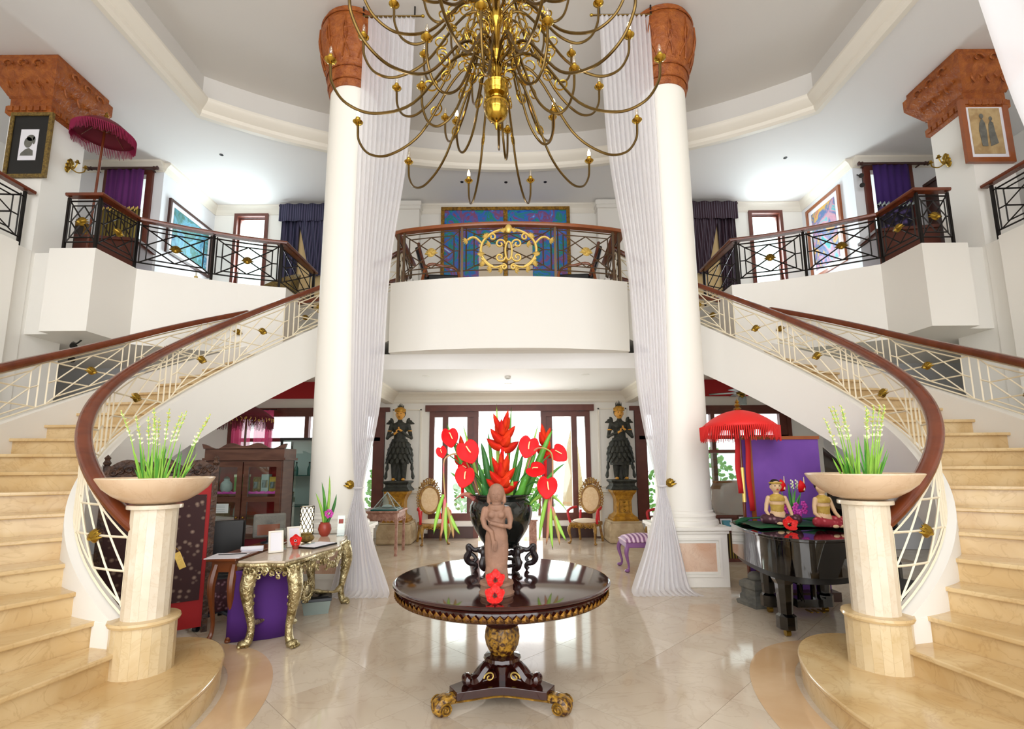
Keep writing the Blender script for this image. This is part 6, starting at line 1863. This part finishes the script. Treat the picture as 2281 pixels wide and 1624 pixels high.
def wall_picture(s, y0, y1, z0, z1, fm, pic, label, bw, mw):
    t = thing('wall_picture', label, 'painting', (s * 6.9, (y0 + y1) / 2, z0)); q = -s; h = z1 - z0; w = (y1 - y0) / 2
    mb = MB()
    for a, b, c, d in ((-w, -w + bw, 0, h), (w - bw, w, 0, h), (-w + bw, w - bw, 0, bw), (-w + bw, w - bw, h - bw, h)): mb.bx(min(0, q * .05), max(0, q * .05), a, b, c, d)
    mb.build('frame', fm, t, smooth=False)
    MB().bx(min(0, q * .03), max(0, q * .03), -w + bw, w - bw, bw, h - bw).build('mount', 'paper', t, smooth=False)
    MB().bx(min(0, q * .035), max(0, q * .035), -w + bw + mw, w - bw - mw, bw + mw, h - bw - mw).build('canvas', pic, t, smooth=False)
    return t


wall_picture(-1, 9.2, 10.62, 5.82, 6.97, 'dark_wood', 'canvas_teal', 'teal landscape painting in a dark frame on the upper left wall', .05, .09)
t = wall_picture(1, 9.38, 10.5, 5.62, 7.28, 'rail_wood_light', 'canvas_bright', 'colourful figure painting in a brown frame on the upper right wall', .07, .1)
# big two-panel painting behind the balcony
t = thing('balcony_painting', 'large blue two-panel painting in a gold frame behind the balcony', 'painting', (-.07, YB - .02, 5.1))
mb = MB(); frame_rect(mb, -1.5, 1.5, 0, 2.42, -.08, 0, .08); mb.bx(-.05, .05, -.08, 0, .08, 2.34); mb.build('frame', 'gilt_dark', t, smooth=False)
for q in (-1, 1):
    x0, x1 = sorted((q * .05, q * 1.42)); c_ = MB().bx(x0, x1, -.06, -.02, .08, 2.34).build('canvas', 'canvas_blue', t, smooth=False)
    MB().bx(*sorted((q * .06, q * .62)), -.064, -.06, .1, 1.5).build('painted_column', 'lilac_fabric' if False else 'seat_cream', c_, smooth=False)


# window hangings on the recessed walls
for s, top, low, lb in ((-1, 'purple_hanging', 'stripe_cloth', 'purple cloth over gold striped cloth hanging in the upper left window'), (1, 'purple_dark', 'ikat', 'purple cloth over dark patterned cloth hanging in the upper right window')):
    cx = s * 7.62
    t = thing('window_hanging', lb, 'hanging', (cx, YR - .14, ZM), group='window hangings')
    def g(x0, x1, z0, z1, am): return MB().grid([[(x0 + (x1 - x0) * i / 30, am * math.sin(i * 1.1) + .5 * am * math.sin(i * .43), z) for i in range(31)] for z in (z0, (z0 + z1) / 2, z1)])
    sh = -.06 * s
    g(-.36 + sh, .36 + sh, 1.95, 2.78, .012).build('upper_cloth', top, t, solid=.006); g(-.36 + sh, .36 + sh, .05, 1.95, .022).build('lower_cloth', low, t, solid=.006)
    MB().tube([(-.62, 0, 2.8), (.62, 0, 2.8)], .028, 8).build('rod', 'dark_wood', t)
    for q in (-1, 1): MB().tube([(q * .55, 0, 2.8), (q * .55, .135, 2.8)], .015, 6).build('bracket', 'dark_wood', t)
    for q in (-1, 1): MB().lathe([(.0, 0), (.04, .02), (.03, .06), (.045, .09), (0, .12)], 10).xf(Matrix.Translation((q * .6, 0, 2.8)) @ Matrix.Rotation(q * PI / 2, 4, 'Y')).build('finial', 'dark_wood', t)
    mb = MB()
    for k in range(26): mb.ell((-.34 + sh + .68 * k / 25, -.03, 1.93 + .03 * math.sin(k * 2.1)), (.014, .01, .03), 6, 4)
    stuff(mb.build('sequins', 'gilt' if s < 0 else 'grey_shade', t))


# heavy drapes by the upper back windows
for s, mt, lb in ((-1, 'drape_blue', 'dark blue striped drape with swag on the upper left back wall'), (1, 'drape_plum', 'plum striped drape pulled aside on the upper right back wall')):
    t = thing('heavy_drape', lb, 'curtain', (s * 4.6, YB - .12, ZM), group='heavy drapes')
    def G(xa, xb, xc, xd, z0, z1, am, k=36): return MB().grid([[((xa + (xb - xa) * i / k) * (1 - v) + (xc + (xd - xc) * i / k) * v, am * math.sin(i * .9), z1 + (z0 - z1) * v) for i in range(k + 1)] for v in (0, .25, .5, .75, 1)])
    e = -s
    G(-s * -.62, -s * .7, -s * -.62, -s * .7, .02, 2.86, .02).build('lining', 'drape_lining', t, solid=.006)
    o = G(s * .62, s * .2, s * .66, s * .28, .0, 2.86, .035); o.v = [(x, y - .07, z) for x, y, z in o.v]; o.build('side_drape', mt, t, solid=.008)
    o = G(s * .3, -s * .75, s * .0 - s * .1, -s * .75, 1.2, 2.88, .03); o.v = [(x, y - .12, z) for x, y, z in o.v]; o.build('swag', mt, t, solid=.008)
    o = G(s * .66, -s * .75, s * .66, -s * .75, 2.5, 2.92, .02); o.v = [(x, y - .16, z) for x, y, z in o.v]; o.build('pelmet', mt, t, solid=.008)
    MB().tube([(s * .72, -.05, 2.93), (-s * .8, -.05, 2.93)], .025, 8).build('rod', 'dark_wood', t)

# easy chairs and table on the landing
def lounge():
    t = thing('lounge_chair', 'x', 'chair', group='balcony chairs')
    MB().bx(-.3, .3, -.3, .28, .34, .46).build('seat', 'black', t, smooth=False, bevel=.03)
    MB().bx(-.3, .3, -.05, .05, 0, .62).xf(Matrix.Translation((0, .3, .4)) @ Matrix.Rotation(-.3, 4, 'X')).build('backrest', 'black', t, smooth=False, bevel=.03)
    for q in (-1, 1):
        MB().tube(spline([(q * .34, -.3, 0), (q * .34, -.28, .5), (q * .34, 0, .6), (q * .34, .3, .58), (q * .34, .42, .0)], 5), .028, 8).build('arm_frame', 'rail_wood_light', t)
        MB().tube(spline([(q * .3, .28, .4), (q * .31, .4, .8), (q * .3, .46, 1.05)], 4), .03, 8).build('back_post', 'rail_wood', t)
    return t
l0_ = lounge()
place(l0_, (-1.25, 8.9, ZM), R(95), 'dark lounge chair at the left of the balcony landing', first=True)
place(l0_, (1.25, 8.9, ZM), R(-95), 'dark lounge chair at the right of the balcony landing')
t = thing('low_table', 'low dark table between the lounge chairs on the balcony', 'table', (0.05, 8.9, ZM))
MB().bx(-.5, .5, -.3, .3, .36, .4).build('tabletop', 'black', t, smooth=False)
for sx in (-1, 1):
    for sy in (-1, 1): MB().bx(sx * .42 - .025, sx * .42 + .025, sy * .24 - .025, sy * .24 + .025, 0, .36).build('leg', 'dark_wood', t, smooth=False)
# things on the galleries
photo_frame((-8.25, 8.6, ZM), R(10), .5, 1.55, 'gold framed panel leaning by the upper left window', 'gilt_dark', 'canvas_dark', lean=-.05, bw=.06, depth=.04)
t = thing('dark_cupboard', 'dark wooden cupboard with framed door on the upper right gallery', 'cabinet', (8.55, 8.65, ZM))
MB().bx(-.35, .35, -.25, .25, .0, 2.3).build('carcass', 'dark_wood', t, smooth=False)
mb = MB(); frame_rect(mb, -.31, .31, .1, 2.22, -.275, -.25, .06); mb.build('door', 'rail_wood', t, smooth=False); MB().bx(-.38, .38, -.28, .25, 2.3, 2.36).build('cornice', 'dark_wood', t, smooth=False)
t = thing('carved_chest', 'low dark carved chest behind the upper right corner railing', 'chest', (6.55, 7.7, ZM), R(-10))
MB().bx(-.45, .45, -.25, .25, .08, .7).build('body', 'teak_dark', t, smooth=False); MB().bx(-.48, .48, -.28, .28, .7, .75).build('lid', 'teak_dark', t, smooth=False); MB().bx(-.46, .46, -.26, .26, 0, .08).build('plinth', 'rail_wood_light', t, smooth=False)
t = thing('carved_chest', 'low dark carved chest behind the upper left corner railing', 'chest', (-6.6, 7.7, ZM), R(10))
MB().bx(-.45, .45, -.25, .25, .08, .62).build('body', 'teak_dark', t, smooth=False); MB().bx(-.48, .48, -.28, .28, .62, .67).build('lid', 'teak_dark', t, smooth=False); MB().bx(-.46, .46, -.26, .26, 0, .08).build('plinth', 'dark_wood', t, smooth=False)
t = thing('candle_holder', 'small gold candle holder standing on the upper left gallery edge', 'candlestick', (-5.3, 7.85, ZM))
MB().lathe([(.06, 0), (.06, .015), (.015, .03), (.012, .1), (.03, .11), (.028, .14), (.01, .145)], 14).build('stick', 'gilt', t); MB().tube([(0, 0, .14), (0, 0, .22)], .014, 8).build('candle', 'candle', t)
photo_frame((-6.3, 10.6, ZM + .85), 0, .6, .75, 'unframed pale print on the wall left of the upper left window', 'cream_trim', 'canvas_sepia', lean=0, bw=.02, depth=.03) if False else None
t = thing('wicker_chair', 'tan wicker chair behind the upper left railing corner', 'chair', (-4.75, 9.6, ZM), R(-20))
MB().lathe([(.3, .3), (.33, .42), (.3, .44)], 20).build('seat', 'basket', t)
rows = []
for j in range(7):
    v = j / 6; rows.append([((.33 + .06 * v) * math.cos(a), (.33 + .06 * v) * math.sin(a), .42 + v * .6 * (.5 + .5 * math.sin(a))) for a in [-.2 + (PI + .4) * i / 16 for i in range(17)]])
MB().grid(rows).build('backrest', 'basket', t, solid=.03)
for k in range(4): a = PI / 4 + k * PI / 2; MB().tube([(.24 * math.cos(a), .24 * math.sin(a), .3), (.28 * math.cos(a), .28 * math.sin(a), 0)], .02, 8).build('leg', 'basket', t)
t = thing('wall_cloth', 'dark blue cloth panel at the upper right edge beyond the pier', 'hanging', (7.7, 6.0, ZM + .7))
MB().grid([[(-.3 + .6 * i / 10, .02 * math.sin(i * 2), z) for i in range(11)] for z in (0, .5, 1.0)]).build('cloth', 'purple_dark', t, solid=.01); MB().tube([(-.35, 0, 1.02), (.35, 0, 1.02)], .025, 8).build('rod', 'rail_wood', t)
MB().bx(-.34, -.3, -.02, .02, -.7, 1.0).build('side_post', 'rail_wood', t, smooth=False); MB().bx(.3, .34, -.02, .02, -.7, 1.0).build('side_post', 'rail_wood', t, smooth=False)

# ------------------------------------------------------------------ small fittings
def downlight(loc, r_, label, dark, grp):
    t = thing('downlight', label, 'light', loc, group=grp)
    MB().lathe([(r_ * .75, -.004), (r_, -.006), (r_ * 1.05, 0), (r_ * .7, .0)], 24).build('ring', 'lens_light' if not dark else 'iron_black', t); MB().lathe([(0, -.003), (r_ * .72, -.003)], 20).build('lens', 'black' if dark else 'grey_shade', t)
for k, (x, y, lb) in enumerate(((-1.0, 9.72, 'left of the three behind the balcony'), (-.05, 9.74, 'middle of the three behind the balcony'), (.8, 9.74, 'right of the three behind the balcony'), (-5.62, 8.75, 'above the upper left railing'), (5.55, 8.95, 'above the upper right railing'))):
    downlight((x, y, ZC), .035, 'tiny dark recessed spot in the upper ceiling, %s' % lb, True, 'recessed spots')
for k, (x, y, lb) in enumerate(((-1.5, 8.6, 'front left'), (1.36, 8.55, 'front right'), (-1.5, 10.25, 'back left'), (1.4, 10.2, 'back right'), (-.03, 9.5, 'middle'))):
    downlight((x, y, 3.14), .07, 'white recessed downlight under the balcony, %s' % lb, False, 'downlights under the balcony')
t = thing('smoke_detector', 'small white smoke detector in the middle of the ceiling under the balcony', 'smoke detector', (-.03, 8.7, 3.14))
MB().lathe([(0, -.045), (.04, -.045), (.055, -.03), (.06, 0)], 20).build('body', 'lens_light', t); MB().lathe([(.03, -.048), (.032, -.055), (0, -.055)], 14).build('sensor', 'grey_shade', t)
def spot_pair(loc, q, label):
    t = thing('track_spot', label, 'spotlight', loc, group='black spotlights')
    MB().tube([(0, 0, 0), (0, -.06, -.06), (0, -.12, -.08)], .012, 6).build('bracket', 'black', t)
    for z in (-.08, -.28): MB().tube([(0, -.12, z), (q * .06, -.18, z - .05)], [.03, .045], 10).build('lamp_head', 'black', t)
    MB().tube([(0, -.12, -.05), (0, -.12, -.3)], .008, 6).build('stem', 'black', t)
spot_pair((6.98, 8.995, 7.25), -1, 'black double spotlight beside the upper right hanging')
spot_pair((-6.3, 6.95, 3.40), 1, 'black spotlight under the upper left gallery corner')
